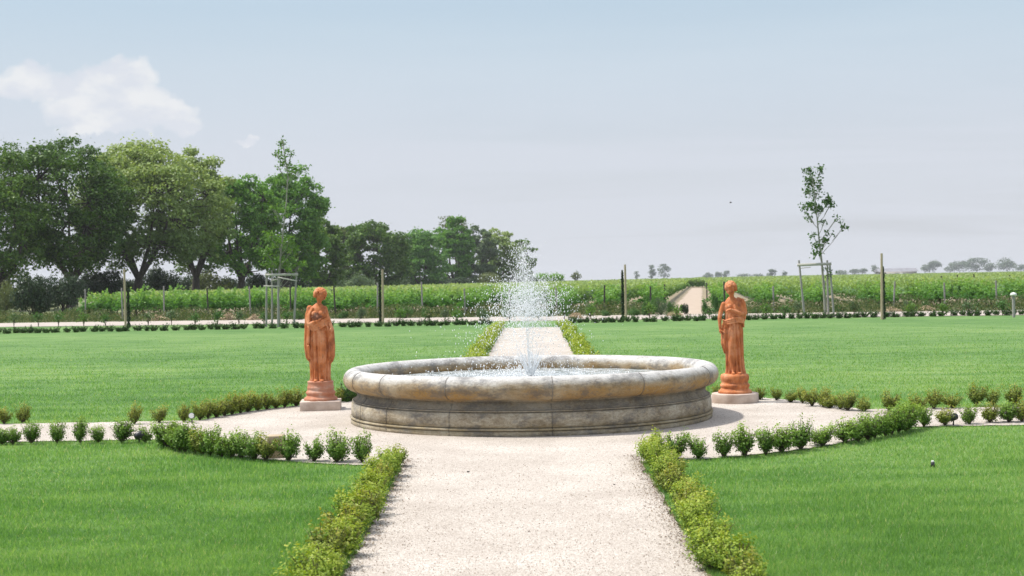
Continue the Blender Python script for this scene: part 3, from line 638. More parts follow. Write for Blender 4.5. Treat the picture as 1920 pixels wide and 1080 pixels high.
# pedestal profile in metres: heights above the plinth
def statue(name, label, X, Y, plinth_round, build, rz):
    e = empty(name, (X, Y, 0), label, 'statue')
    mb = MB()
    if plinth_round:
        lathe(mb, [(.001, 0), (.308, 0), (.312, .01), (.312, .128), (.306, .136), (.001, .138)], 64)
    else:
        box(mb, (0, 0, .067), (.535, .535, .134), R_(6)); 
        lathe(mb, [(.001, .130), (.24, .130), (.238, .139), (.001, .139)], 8)
    o = mb.build('plinth', M['plinth'], e, smooth=False)
    bv = o.modifiers.new('b', 'BEVEL'); bv.width = .008; bv.segments = 2; bv.limit_method = 'ANGLE'
    mb = MB()
    prof = [(.001, .136), (.222, .136), (.226, .150), (.218, .166), (.200, .172), (.190, .185), (.186, .196), (.196, .206), (.200, .222), (.190, .236), (.176, .242), (.178, .262), (.184, .272)]
    prof += ([(.190, .290), (.192, .315), (.180, .338), (.150, .346), (.001, .350)] if plinth_round else [(.178, .280), (.172, .300), (.172, .326), (.178, .335), (.170, .345), (.001, .350)])
    prof = [(a, .136 + (z - .136) * 1.24) for a, z in prof]
    lathe(mb, prof, 72); mb.build('pedestal', M['terrapale'] if not plinth_round else M['terra'], e)
    build(e, .395)
    e.rotation_euler.z = rz
    return e
K = .00179
def left_fig(e, z0):
    zz = lambda y: (785 - y) * K + z0
    xx = lambda x: (x - 243) * K
    mb = MB()
    rg = np.random.default_rng(3)
    def folds(th, t, z):
        lo = np.clip(1.05 - t * 1.25, 0, 1) ** .6
        return .020 * lo - .060 * lo * (1 - np.abs(np.sin(th * 6 + 1.2 * z + .4)) ** .8) - .020 * lo * (1 - np.abs(np.sin(th * 11 - 2.5 * z)) ** .6)
    loft(mb, [(zz(788), 0, 0, .135, .115), (zz(760), 0, 0, .128, .108), (zz(700), .0, 0, .128, .100), (zz(600), .003, 0, .135, .098), (zz(500), .003, 0, .138, .098), (zz(420), 0, 0, .132, .098), (zz(360), -.01, 0, .115, .088), (zz(320), -.01, 0, .112, .088), (zz(270), -.012, .0, .118, .085), (zz(235), -.014, .004, .108, .070), (zz(212), -.012, .008, .060, .048), (zz(200), -.008, .008, .034, .034)], folds)
    # forward knee under the robe, bust, belly
    limb(mb, [(.045, -.045, zz(420)), (.055, -.082, zz(560)), (.050, -.055, zz(740))], [.055, .048, .040])
    ell(mb, (-.055, -.068, zz(280)), (.042, .036, .042)); ell(mb, (.035, -.068, zz(280)), (.042, .036, .042))
    loft(mb, [(zz(668), .0, .045, .120, .050), (zz(640), -.002, .04, .135, .058), (zz(560), -.002, .04, .158, .062), (zz(450), .0, .04, .162, .062), (zz(350), -.006, .035, .158, .06), (zz(270), -.010, .03, .130, .055), (zz(222), -.010, .02, .095, .04)], lambda th, t, z: -.030 * (1 - np.abs(np.sin(th * 8 + z)) ** .8))
    # mantle falling over the left side, long folds
    for i, (x0, yy_, r) in enumerate(((160, .02, .026), (152, .045, .024), (150, -.015, .021), (168, -.055, .018), (178, -.078, .015))):
        limb(mb, [(xx(x0 + 22), yy_ * .8, zz(236)), (xx(x0 - 2), yy_, zz(280)), (xx(x0 - 8), yy_, zz(400)), (xx(x0 - 14), yy_, zz(520)), (xx(x0 - 4), yy_, zz(610)), (xx(x0 + 12), yy_, zz(660 - i * 12))], [r * .8, r, r, r * 1.05, r * .9, r * .35])
    # mantle falling on the right side
    for i, (x0, yy_, r) in enumerate(((335, .01, .022), (342, .04, .02), (328, -.03, .02), (318, -.06, .016))):
        limb(mb, [(xx(x0 - 28), yy_, zz(330)), (xx(x0 - 3), yy_, zz(400)), (xx(x0 + 3), yy_, zz(520)), (xx(x0), yy_, zz(600)), (xx(x0 - 8), yy_, zz(652 - i * 8))], [r * .8, r, r, r, r * .3])
    # rolled cloth across the waist
    for dz, r in ((0, .017), (16, .014), (32, .013), (-14, .012)):
        limb(mb, [(xx(165), -.02, zz(350 + dz)), (xx(200), -.095, zz(372 + dz)), (xx(245), -.115, zz(362 + dz)), (xx(290), -.09, zz(335 + dz)), (xx(318), -.03, zz(318 + dz))], [r, r, r, r, r * .7])
    # arms: right arm under the mantle folded to the flowers, left arm down to the hip
    limb(mb, [(xx(172), 0, zz(236)), (xx(160), -.02, zz(310)), (xx(172), -.06, zz(360)), (xx(215), -.115, zz(340))], [.040, .038, .034, .024])
    hand(mb, (xx(215), -.118, zz(338)), (1, -.15, .25), (0, .2, 1), .95, .7)
    limb(mb, [(xx(285), 0, zz(240)), (xx(302), -.01, zz(300)), (xx(322), -.035, zz(345)), (xx(338), -.075, zz(378))], [.036, .032, .028, .020])
    hand(mb, (xx(338), -.078, zz(378)), (.05, -.25, -1), (-1, 0, -.1), .95, .8)
    # neck and head, tilted to the right and down
    limb(mb, [(xx(238), .006, zz(222)), (xx(246), -.002, zz(190)), (xx(250), -.006, zz(165))], [.036, .030, .030])
    Rm, c = head(mb, (xx(252), -.020, zz(145)), R_(34), R_(16), R_(12), 1.05)
    # toes peeping out at the hem
    for x0 in (-.045, .04): ell(mb, (x0, -.125, zz(780)), (.028, .045, .018))
    o = remesh(mb, 'figure', M['terra'], e, .0045)
    mb = MB(); curls(mb, Rm, c, 1.06, 330, (.074, .078, .080), .30, 4, (.013, .020))
    ell(mb, c + Rm @ Vector((0, .014, .022)), (.058, .066, .068), None, 20)
    remesh(mb, 'hair', M['terra'], e, .004, 1)
    mb = MB(); rg = random.Random(5)
    for i in range(30):
        a = rg.uniform(0, 6.28); q = math.sqrt(rg.random()); cx, cz = xx(232) + .070 * q * math.cos(a), zz(298) + .042 * q * math.sin(a)
        cy = -.118 - .02 * (1 - q)
        ell(mb, (cx, cy, cz), (.008, .008, .008), None, 8)
        for p in range(5): ell(mb, (cx + .010 * math.cos(p * 1.257 + a), cy - .002, cz + .010 * math.sin(p * 1.257 + a)), (.0065, .004, .0065), None, 8)
        mb.build('flower_bunch', M['terrapale'], e)
    mb = MB()
    for i in range(7): limb(mb, [(xx(342), -.08, zz(385)), (xx(338) + U(-.012, .012), -.095, zz(420)), (xx(325) + U(-.015, .015), -.09, zz(470 + i * 4))], [.008, .009, .004], 7, 3)
    mb.build('garland', M['terra'], e)
statue('statue', 'terracotta statue of a robed woman holding flowers at her chest, left of the fountain', *[v for v in (ground_at(600, 770)[0], 19.15)], False, left_fig, 0)
def right_fig(e, z0):
    zz = lambda y: (768 - y) * K + z0
    xx = lambda x: (x - 224) * K
    mb = MB()
    def folds(th, t, z):
        lo = np.clip(1.05 - t * 1.35, 0, 1) ** .6
        return .020 * lo - .062 * lo * (1 - np.abs(np.sin(th * 6.5 + 1.5 * z + 1.1)) ** .8) - .022 * lo * (1 - np.abs(np.sin(th * 12 - 2 * z)) ** .6)
    loft(mb, [(zz(770), .012, 0, .128, .110), (zz(730), .010, 0, .112, .100), (zz(640), .003, 0, .108, .094), (zz(540), -.002, 0, .120, .095), (zz(450), -.004, 0, .122, .095), (zz(400), -.006, 0, .116, .092), (zz(350), -.010, 0, .104, .082), (zz(310), -.012, 0, .104, .080), (zz(265), -.015, 0, .118, .080), (zz(232), -.014, .004, .104, .064), (zz(205), -.020, .008, .066, .046), (zz(190), -.024, .008, .034, .032)], folds)
    limb(mb, [(-.035, -.04, zz(430)), (-.045, -.088, zz(560)), (-.030, -.058, zz(740))], [.056, .048, .036])
    ell(mb, (-.062, -.066, zz(262)), (.036, .030, .036)); ell(mb, (.020, -.066, zz(265)), (.036, .030, .036))
    # cloth over the right shoulder, in folds down to the crossing arm
    for i, (dx, r) in enumerate(((0, .020), (14, .019), (28, .018), (42, .018), (55, .016))):
        limb(mb, [(xx(262 + dx * .7), .03, zz(205 + i * 3)), (xx(245 + dx), -.050 + .012 * i, zz(228 + i * 8)), (xx(228 + dx * 1.1), -.082 + .010 * i, zz(275 + i * 4)), (xx(255 + dx * .6), -.085 + .012 * i, zz(330 + i * 4))], [r, r, r, r])
    for i, (x0, yy_, r) in enumerate(((296, .02, .024), (300, -.02, .022), (290, .05, .022))):
        limb(mb, [(xx(x0 - 8), yy_, zz(215)), (xx(x0), yy_, zz(270)), (xx(x0 + 6), yy_, zz(340)), (xx(x0 - 8), yy_, zz(392))], [r * .9, r, r, r * .5])
    # gathered cloth at the waist and the fall beside the left leg
    for dz, r in ((0, .017), (14, .015), (28, .014)):
        limb(mb, [(xx(150), -.03, zz(372 + dz)), (xx(190), -.095, zz(362 + dz)), (xx(240), -.115, zz(348 + dz)), (xx(285), -.08, zz(356 + dz)), (xx(298), -.02, zz(392 + dz))], [r * .8, r, r, r, r * .6])
    for i, (x0, yy_, r) in enumerate(((140, -.02, .022), (150, -.055, .018), (140, .02, .022))):
        limb(mb, [(xx(x0 + 12), yy_, zz(372)), (xx(x0), yy_, zz(450)), (xx(x0 - 2), yy_, zz(540)), (xx(x0 + 12), yy_, zz(598 + i * 8))], [r * .7, r, r, r * .35])
    # arm hanging down on the left
    limb(mb, [(xx(150), 0, zz(246)), (xx(126), .0, zz(310)), (xx(117), -.012, zz(350)), (xx(119), -.035, zz(432))], [.034, .029, .027, .018])
    hand(mb, (xx(119), -.037, zz(430)), (.12, -.12, -1), (1, 0, 0), .95, .6)
    # arm bent across the chest
    limb(mb, [(xx(296), 0, zz(240)), (xx(310), -.02, zz(320)), (xx(268), -.095, zz(318)), (xx(205), -.125, zz(290))], [.036, .034, .030, .019])
    hand(mb, (xx(207), -.126, zz(291)), (-1, -.05, .25), (0, .4, -1), .95, .9)
    limb(mb, [(xx(214), .006, zz(215)), (xx(211), -.002, zz(180)), (xx(209), -.006, zz(160))], [.036, .031, .030])
    Rm, c = head(mb, (xx(206), -.020, zz(134)), R_(-36), R_(18), R_(-8), 1.06)
    for x0 in (-.035, .05): ell(mb, (x0, -.120, zz(762)), (.026, .042, .018))
    remesh(mb, 'figure', M['terra'], e, .0045)
    mb = MB(); curls(mb, Rm, c, 1.07, 300, (.064, .074, .078), .35, 9, (.013, .020))
    ell(mb, c + Rm @ Vector((0, .014, .022)), (.056, .064, .066), None, 20); ell(mb, c + Rm @ Vector((0, .078, .0)), (.028, .026, .028))
    remesh(mb, 'hair', M['terra'], e, .004, 1)
    mb = MB(); cx, cz = xx(143), zz(408)
    th = np.linspace(0, 6.283, 20); tube(mb, [(cx + .022 * math.cos(t), -.085, cz + .030 * math.sin(t)) for t in th], .0085, 8)
    for i in range(12): ell(mb, (cx + U(-.02, .02), -.088, cz + .055 + U(-.022, .03)), (.011, .009, .011), None, 8)
    limb(mb, [(xx(120), -.06, zz(440)), (xx(150), -.085, zz(458))], [.010, .007], 8, 3)
    mb.build('garland', M['terra'], e)
statue('statue', 'terracotta statue of a woman with one arm across her chest, right of the fountain', ground_at(1378, 757)[0] + .02, 19.15, True, right_fig, 0)

# ------------------------------------------------------------------ trees
def tree(px, top, hw, bot, Y, tpx, key, label, nleaf, seed, leaf=.24, name='tree', group=None, clump=None, ncl=None, gap=0.0, flat=.72, trunk_r=None, skew=0.0):
    global rng; rng = np.random.default_rng(seed); rd_ = random.Random(seed)
    x0, _, _ = at_depth(tpx, 560, Y); cxx, _, H = at_depth(px, top, Y); _, _, zb = at_depth(px, bot, Y)
    R = hw / F * Y; cz = (H + zb) / 2; hz = (H - zb) / 2; cxo = cxx - x0
    e = empty(name, (x0, Y, -.03), label, 'tree', group)
    ncl = ncl or 70; clump = clump or R * .27
    lob = unit(9); la = rng.uniform(.10, .30, 9)
    def env(d): return .84 + np.sum([a * np.clip(d @ l, 0, 1) ** 3 for a, l in zip(la, lob)], axis=0)
    d = unit(ncl * 4); d = d[(d[:, 2] > -.92)]; d = d[:ncl]
    rr = rng.uniform(.45, 1, len(d)) ** .6 * env(d)
    Cc = np.stack([cxo + d[:, 0] * rr * (R - clump * .6), d[:, 1] * rr * (R - clump * .6), cz + d[:, 2] * rr * (hz - clump * .5)], 1)
    Cc[:, 0] += skew * (Cc[:, 2] - cz)
    fr = zb + (H - zb) * .10; fork = np.array([cxo * .35, 0, max(fr * .62, .6)])
    tr = trunk_r or .028 * H
    mb = MB()
    P = [(0, 0, -.1), (rd_.uniform(-.1, .1), 0, fork[2] * .5), tuple(fork)]
    tube(mb, P, [tr * 1.3, tr, tr * .9], 10)
    mains = []
    nm_ = 6
    for i in range(nm_):
        a = i / nm_ * 6.283 + rd_.uniform(-.4, .4); q = rd_.uniform(.35, .6)
        end = np.array([cxo + math.cos(a) * R * q, math.sin(a) * R * q, cz + hz * rd_.uniform(-.15, .45)])
        mid = fork * .5 + end * .5 + np.array([math.cos(a) * R * .10, math.sin(a) * R * .1, -hz * .06])
        pts = np.array([fork, fork * .75 + mid * .25, mid, (mid + end) / 2 + rng.normal(0, .15, 3), end]); tube(mb, pts, [tr * .62, tr * .5, tr * .36, tr * .24, tr * .12], 7); mains.append(pts)
    allp = np.concatenate([m_[1:] for m_ in mains])
    for c in Cc:
        k = np.argmin(np.linalg.norm(allp - c, axis=1)); s = allp[k]; mid = (s + c) / 2 + rng.normal(0, .12 * R / 5, 3) - [0, 0, .05 * R]
        tube(mb, [s, mid, c], [tr * .20, tr * .12, tr * .05], 5, False)
    mb.build('trunk', M['bark'], e)
    nl = nleaf // len(Cc); mb = MB()
    per = []
    for c in Cc:
        if rng.random() < gap: continue
        n = int(nl * rng.uniform(.6, 1.4)); dd = unit(n); cr = clump * rng.uniform(.7, 1.3)
        q = rng.uniform(.55, 1.08, n) ** .7
        # foliage lies in shallow tiers: upper side of each clump full, underside thin
        dd[:, 2] = np.where((dd[:, 2] < -.3) & (rng.random(n) < .6), -dd[:, 2] * rng.uniform(.2, 1, n), dd[:, 2])
        per.append((c + dd * q[:, None] * cr * [1.15, 1.15, flat], dd))
    P = np.concatenate([p for p, _ in per]); D = np.concatenate([q for _, q in per])
    # stray shoots break the outline
    ns = len(P) // 14; k = rng.integers(0, len(P), ns); P = np.concatenate([P, P[k] + D[k] * rng.uniform(.1, .8, ns)[:, None] * clump * .8 + [0, 0, .15]]); D = np.concatenate([D, D[k]])
    leaves(mb, P, leaf * rng.uniform(.6, 1.3, len(P)), D * .6 + [0, 0, .5], .6, .8)
    mb.build('crown', M[key], e)
    return e
big = 'large trees in the line behind the vineyard'
TR = [
 (-20, 280, 105, 520, 113, -5, 'tree_dark', 'dark broad tree cut off by the left edge of the photo', 26000, 1, {}),
 (128, 268, 118, 500, 122, 135, 'tree_dark', 'large dark green tree with a straight single trunk beside the big dark bush', 34000, 2, {}),
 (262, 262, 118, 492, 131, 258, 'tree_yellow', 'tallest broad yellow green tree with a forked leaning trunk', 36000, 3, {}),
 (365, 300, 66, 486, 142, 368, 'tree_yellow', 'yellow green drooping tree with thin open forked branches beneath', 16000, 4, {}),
 (452, 306, 66, 500, 150, 452, 'tree_mid', 'bright mid green rounded tree behind the left staked sapling', 20000, 5, {}),
 (540, 318, 72, 512, 160, 530, 'tree_mid', 'tall green tree directly behind the crown of the left sapling', 22000, 6, {}),
 (598, 392, 50, 530, 185, 596, 'tree_dark', 'lower dark tree behind the head of the left statue', 12000, 7, {}),
 (645, 424, 30, 525, 235, 645, 'tree_olive', 'narrow olive brown tree between two darker trees', 6000, 8, {}),
 (702, 410, 64, 530, 225, 700, 'tree_dark', 'dark rounded tree behind the centre left cypress stake', 15000, 9, {}),
 (790, 420, 54, 530, 245, 790, 'tree_soft', 'soft pale green tree right of the dark rounded tree', 13000, 10, {}),
 (848, 402, 40, 520, 270, 858, 'tree_mid', 'tall green tree left of the fountain spray with a thin airy top', 12000, 11, {}),
 (888, 428, 34, 528, 280, 886, 'bushgrey', 'grey green tree tucked between two brighter trees', 7000, 12, {}),
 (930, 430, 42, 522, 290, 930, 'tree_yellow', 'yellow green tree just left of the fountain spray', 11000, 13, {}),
 (972, 455, 32, 525, 300, 974, 'tree_dark', 'last dark sparse tree of the line, behind the water spray', 4200, 14, dict(gap=.25)),
]
for px, tp, hw, bt, Y, tpx, key, lab, nl, sd_, kw in TR:
    tree(px, tp, hw * 1.12, bt + 28, Y, tpx, key, lab, int(nl * 1.15), sd_, leaf=.15 * (Y / 130) ** .8, group=big, ncl=int(80 + nl / 300), clump=(hw / F * Y) * .19, **kw)
# airy crowns poking up behind
tree(855, 398, 30, 470, 320, 858, 'tree_olive', 'thin bare topped tree rising behind the tall green tree', 1500, 31, leaf=.24, group=big, gap=.3)
# distant single trees and groups
far = 'distant trees on the horizon'
FT = [(1030, 513, 27, 531, 330, 'tree_mid', 'low dome shaped green tree right of the fountain spray', 3500), (1080, 506, 9, 526, 420, 'tree_olive', 'small brownish tree alone right of the dome shaped tree', 500),
 (1222, 499, 8, 522, 620, 'distant', 'left one of the two pale distant trees above the track', 700), (1245, 497, 12, 519, 640, 'distant', 'right one of the two pale distant trees above the track', 800),
 (1194, 509, 5, 522, 700, 'distant', 'tiny faint tree left of the pair of distant trees', 250),
 (1328, 512, 9, 521, 760, 'distant', 'low faint shrubby tree just right of the track end', 400), (1347, 510, 8, 520, 770, 'distant', 'faint rounded tree left of the right statue head', 400), (1362, 508, 7, 519, 780, 'distant', 'faint tree nearly touching the right statue head', 400),
 (1447, 503, 9, 517, 640, 'distant', 'small round distant tree between right statue and staked sapling', 600), (1471, 508, 5, 516, 700, 'distant', 'very small faint tree left of the right tree stakes', 200),
 (1395, 514, 14, 519, 820, 'distant', 'long low faint tree clump right of the statue head', 300), (1420, 514, 12, 518, 820, 'distant', 'low faint clump left of the small round distant tree', 300),
 (1578, 507, 12, 514, 820, 'distant', 'low faint tree right of the right sapling', 400), (1602, 504, 11, 513, 830, 'distant', 'faint tree group left of the barn', 400), (1617, 503, 9, 512, 840, 'distant', 'faint tree just left of the right cypress stake', 400),
 (1641, 497, 9, 509, 860, 'distant', 'grey tree rising behind the barn roof', 400),
 (1735, 496, 9, 509, 880, 'distant', 'small blue grey tree beside the round blue grey tree', 500), (1752, 485, 14, 508, 880, 'distant', 'round blue grey tree standing alone right of the barn', 1500),
 (1782, 499, 14, 508, 900, 'distant', 'low blue grey tree left of the large hazy grove', 500), (1800, 488, 18, 508, 900, 'distant', 'pale green grey tree at the left of the hazy grove', 1300), (1832, 484, 20, 507, 880, 'distant', 'biggest blue grey tree of the hazy grove', 1800), (1856, 492, 12, 507, 900, 'distant', 'hazy tree at the right of the grove', 700),
 (1888, 484, 20, 506, 890, 'distant', 'broad blue grey tree near the right edge of the photo', 1700), (1916, 495, 14, 506, 900, 'distant', 'blue grey tree at the right edge of the photo', 700)]
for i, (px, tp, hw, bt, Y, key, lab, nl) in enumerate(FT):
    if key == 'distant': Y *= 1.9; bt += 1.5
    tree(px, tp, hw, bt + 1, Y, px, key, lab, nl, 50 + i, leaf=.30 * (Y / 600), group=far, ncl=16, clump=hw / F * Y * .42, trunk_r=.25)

# young staked trees
def sapling(tr_px, clusters, key, label, Y, seed):
    global rng; rng = np.random.default_rng(seed)
    pts = [at_depth(a, b_, Y) for a, b_ in tr_px]; x0 = pts[0][0]
    e = empty('young_tree', (x0, Y, 0), label, 'tree', 'young trees tied to stakes')
    P = np.array([(p[0] - x0, 0, max(p[2], -.05)) for p in pts]); P[0, 2] = -.05
    t = np.linspace(0, len(P) - 1, 40); Q = np.stack([np.interp(t, np.arange(len(P)), P[:, i]) for i in range(3)], 1); Q[:, 1] = np.sin(t) * .03
    mb = MB(); tube(mb, Q, np.linspace(.055, .010, 40), 8)
    cen = []
    for (a, b_, w_, h_, n) in clusters:
        c = at_depth(a, b_, Y); c = np.array([c[0] - x0, rng.uniform(-.3, .3), c[2]]); r = (w_ / F * Y, w_ / F * Y, h_ / F * Y)
        lowz = c[2] - .3 - abs(c[0] - np.interp(c[2], Q[:, 2], Q[:, 0])) * .8; k = np.argmin(abs(Q[:, 2] - lowz)); s = Q[k]
        tube(mb, [s, (s + c) / 2 + [0, 0, -.05], c], [.014, .010, .005], 5, False); cen.append((c, r, n))
        for _ in range(4): q = c + rng.normal(0, .5, 3) * r; tube(mb, [(s + c) / 2, c * .6 + q * .4, q], [.006, .005, .003], 4, False)
    mb.build('trunk', M['palebark'], e)
    mb = MB()
    for c, r, n in cen:
        # leaves sit in little bunches along the twigs, with gaps between
        n = int(n * 1.15); nb = max(3, n // 8); bc = rng.normal(0, .48, (nb, 3)) * r; k = rng.integers(0, nb, n)
        leaves(mb, c + bc[k] + rng.normal(0, .075, (n, 3)), rng.uniform(.035, .075, n), None, .65)
    mb.build('foliage', M[key], e)
sapling([(524, 609), (521, 560), (524, 500), (530, 440), (537, 380), (540, 330), (530, 262)],
        [(527, 268, 5, 9, 45), (533, 290, 9, 10, 70), (515, 288, 9, 5, 30), (548, 290, 7, 5, 26), (538, 308, 14, 9, 90), (552, 317, 9, 6, 30), (541, 326, 12, 8, 45), (560, 318, 5, 3, 10), (520, 312, 6, 5, 20),
         (512, 392, 12, 8, 40), (530, 400, 14, 10, 50), (505, 440, 10, 10, 70), (520, 455, 20, 12, 170), (548, 448, 12, 8, 70), (500, 470, 14, 12, 160), (505, 492, 16, 9, 150), (550, 468, 12, 8, 80), (565, 495, 14, 5, 60), (530, 490, 15, 8, 100), (545, 505, 14, 6, 60)],
        'saplight', 'tall thin young tree tied to stakes behind the left statue', 57.5, 21)
sapling([(1548, 600), (1545, 540), (1541, 490), (1536, 450), (1532, 410), (1528, 370), (1522, 318)],
        [(1515, 320, 9, 6, 70), (1538, 320, 5, 10, 55), (1522, 338, 11, 10, 130), (1538, 345, 8, 6, 55), (1514, 356, 7, 6, 30), (1530, 365, 16, 9, 130), (1552, 378, 9, 9, 100), (1556, 385, 7, 4, 40), (1520, 385, 14, 8, 110), (1538, 393, 14, 8, 100), (1509, 397, 5, 6, 36), (1522, 407, 8, 4, 30), (1566, 410, 4, 4, 24), (1545, 415, 10, 6, 22), (1583, 426, 5, 4, 34), (1562, 438, 10, 4, 14), (1522, 440, 8, 6, 22), (1545, 445, 10, 8, 34), (1536, 460, 9, 7, 70), (1532, 474, 9, 5, 50), (1547, 452, 7, 5, 30), (1552, 512, 6, 12, 40)],
        'sapling', 'tall thin young tree tied to stakes behind and right of the right statue', 57.0, 22)
def tree_support(label, stakes, rails, Y):
    x0 = at_depth(stakes[0][0][0], stakes[0][0][1], Y)[0]
    e = empty('tree_stakes', (x0, Y, 0), label, 'tree support', 'wooden tree supports on the far lawn edge')
    for (a, b_), (c, d), dy in stakes:
        p = at_depth(a, b_, Y + dy); q = at_depth(c, d, Y + dy); mb = MB()
        tube(mb, [(q[0] - x0, dy, -.05), (p[0] - x0, dy, p[2])], [.045, .038], 10); mb.build('stake', M['greywood'], e)
    for (a, b_), (c, d), dy, th_ in rails:
        p = at_depth(a, b_, Y + dy); q = at_depth(c, d, Y + dy); mb = MB()
        L = math.hypot(q[0] - p[0], q[2] - p[2]); an = math.atan2(q[2] - p[2], q[0] - p[0])
        mm = MB(); box(mm, (0, 0, 0), (L, .04, th_)); V = mm.v[0] @ np.array([[math.cos(an), 0, math.sin(an)], [0, 1, 0], [-math.sin(an), 0, math.cos(an)]])
        mb.add(V + [(p[0] + q[0]) / 2 - x0, dy, (p[2] + q[2]) / 2], mm.f[0]); mb.build('rail', M['rail'], e, smooth=False)
tree_support('four grey wooden stakes with pale cross rails round the left young tree', [((500, 514), (499, 610), 0), ((510, 507), (510, 610), .5), ((522, 518), (521, 611), -.5), ((556, 509), (551, 610), 0)],
             [((497, 515.5), (559, 514.5), -.09, .10), ((521, 520), (557, 527), -.59, .05), ((494, 536), (524, 537), -.59, .05), ((508, 526), (524, 523), .42, .05)], 57.5)
tree_support('three grey wooden stakes with one cross rail round the right young tree', [((1498, 488), (1509, 600), 0), ((1551, 488), (1553, 600), .4), ((1556, 497), (1564, 600), -.3)],
             [((1495, 497), (1559, 494.5), -.07, .11), ((1500, 503), (1520, 501), -.07, .03)], 57.0)
# slim cypresses tied to stakes
def cypress(px_c, top_c, px_s, top_s, base, label_c, label_s, wpx, flip):
    global rng; rng = np.random.default_rng(int(px_c))
    X, Y = ground_at(px_c, base); X, _, Hc = at_depth(px_c, top_c, Y)
    e = empty('cypress', (X, Y + .12, 0), label_c, 'tree', 'slim dark cypresses on the far lawn edge')
    mb = MB(); tube(mb, [(0, 0, -.05), (0, 0, Hc * .8)], [.03, .01], 7); mb.build('trunk', M['bark'], e)
    n = 900; z = rng.uniform(.02, 1, n); r = wpx / F * Y * np.interp(z, [0, .08, .3, .8, 1], [1.2, 1.3, 1.0, .75, .15]) * (.7 + .3 * np.sin(z * 40)) * np.sqrt(rng.random(n)); a = rng.uniform(0, 6.28, n)
    mb = MB(); leaves(mb, np.stack([r * np.cos(a), r * np.sin(a), z * Hc], 1), rng.uniform(.03, .07, n), np.stack([np.cos(a), np.sin(a), np.full(n, .3)], 1), .5); mb.build('foliage', M['bushdark'], e)
    Xs, Ys, Hs = at_depth(px_s, top_s, Y); mb = MB(); tube(mb, [(0, 0, -.05), (rng.normal(0, .02), 0, Hs)], [.05, .042], 10)
    tag(mb.build('stake', M['palewood'], None, (Xs, Y - .06, 0)), label_s, 'stake', 'pale stakes beside the cypresses')
cypress(238, 530, 234, 504, 615, 'slim dark cypress behind the leftmost pale stake', 'tall yellowish stake of the leftmost cypress', 3.6, 0)
cypress(711, 507, 716.5, 505, 608, 'slim dark cypress on the left of the centre left stake, right of the left statue', 'tall pale stake right of the left statue, with a cypress on its left', 2.6, 0)
cypress(1167, 507, 1172, 496, 601, 'slim dark cypress between the fountain spray and the right statue', 'tall pale stake between the fountain spray and the right statue', 3.3, 0)
cypress(1657, 500, 1651, 475, 599, 'bushiest slim cypress, right of the rightmost tall stake', 'tallest pale stake, right of the right young tree', 3.9, 0)

# short lamp post by the right edge
X, Y = ground_at(1901, 595); e = empty('lamp_post', (X, Y, 0), 'short wooden post with a pale cap at the right end of the far lawn edge', 'post')
mb = MB(); tube(mb, [(0, 0, -.02), (0, 0, .82)], .055, 12); mb.build('post', M['greywood'], e)
mb = MB(); lathe(mb, [(.001, .80), (.10, .80), (.13, .83), (.09, .90), (.001, .93)], 16); mb.build('cap', M['white'], e)

# ------------------------------------------------------------------ vineyard
def vine_mesh(seed):
    global rng; rng = np.random.default_rng(seed); mb = MB(); st = MB()
    k = rng.normal(0, .04, (5, 2)); tube(st, [(k[i, 0], k[i, 1], z) for i, z in enumerate((-.05, .18, .36, .52, .68))], [.045, .036, .032, .034, .03], 7)
    tube(st, [(k[4, 0], k[4, 1], .68), (0, .3, .74), (0, .62, .74)], [.028, .02, .012], 6); tube(st, [(k[4, 0], k[4, 1], .68), (0, -.3, .74), (0, -.62, .74)], [.028, .02, .012], 6)
    P = []; 
    for i in range(32):
        y = np.clip(rng.normal(0, .30), -.62, .62); p = np.array([rng.normal(0, .05), y, .70]); lean = rng.normal(0, .24, 2); L = rng.uniform(.40, 1.12) * (1 - .25 * abs(y))
        n = int(17 * L / .7); t = np.sort(rng.random(n)); sag = -.35 if rng.random() < .42 else 1
        q = p + np.stack([lean[0] * t * 1.4, lean[1] * t, L * t * (sag if sag > 0 else 1) - (0 if sag > 0 else 1.15 * t ** 2 * L)], 1)
        P.append(q + rng.normal(0, .045, (n, 3)))
        if i % 3 == 0: tube(st, [p, q[n // 2], q[-1]], [.007, .006, .003], 4, False)
    P = np.concatenate(P); leaves(mb, P, rng.uniform(.045, .085, len(P)), None, .8)
    return mb.mesh('foliage', M['vine']), st.mesh('stem', M['vinewood'])
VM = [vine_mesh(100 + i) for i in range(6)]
ROWS = []
sp_r = 2.3
for k in range(-22, 30):
    u = T0 + (k + .5) * sp_r + (1.15 if k >= 0 else -1.15) * .55   # wider where the track runs
    if k >= 3: u += .9                                                # one wider bare lane right of the statue
    ROWS.append(u)
rows_x = np.array(ROWS)
nv = 0; starts = {}
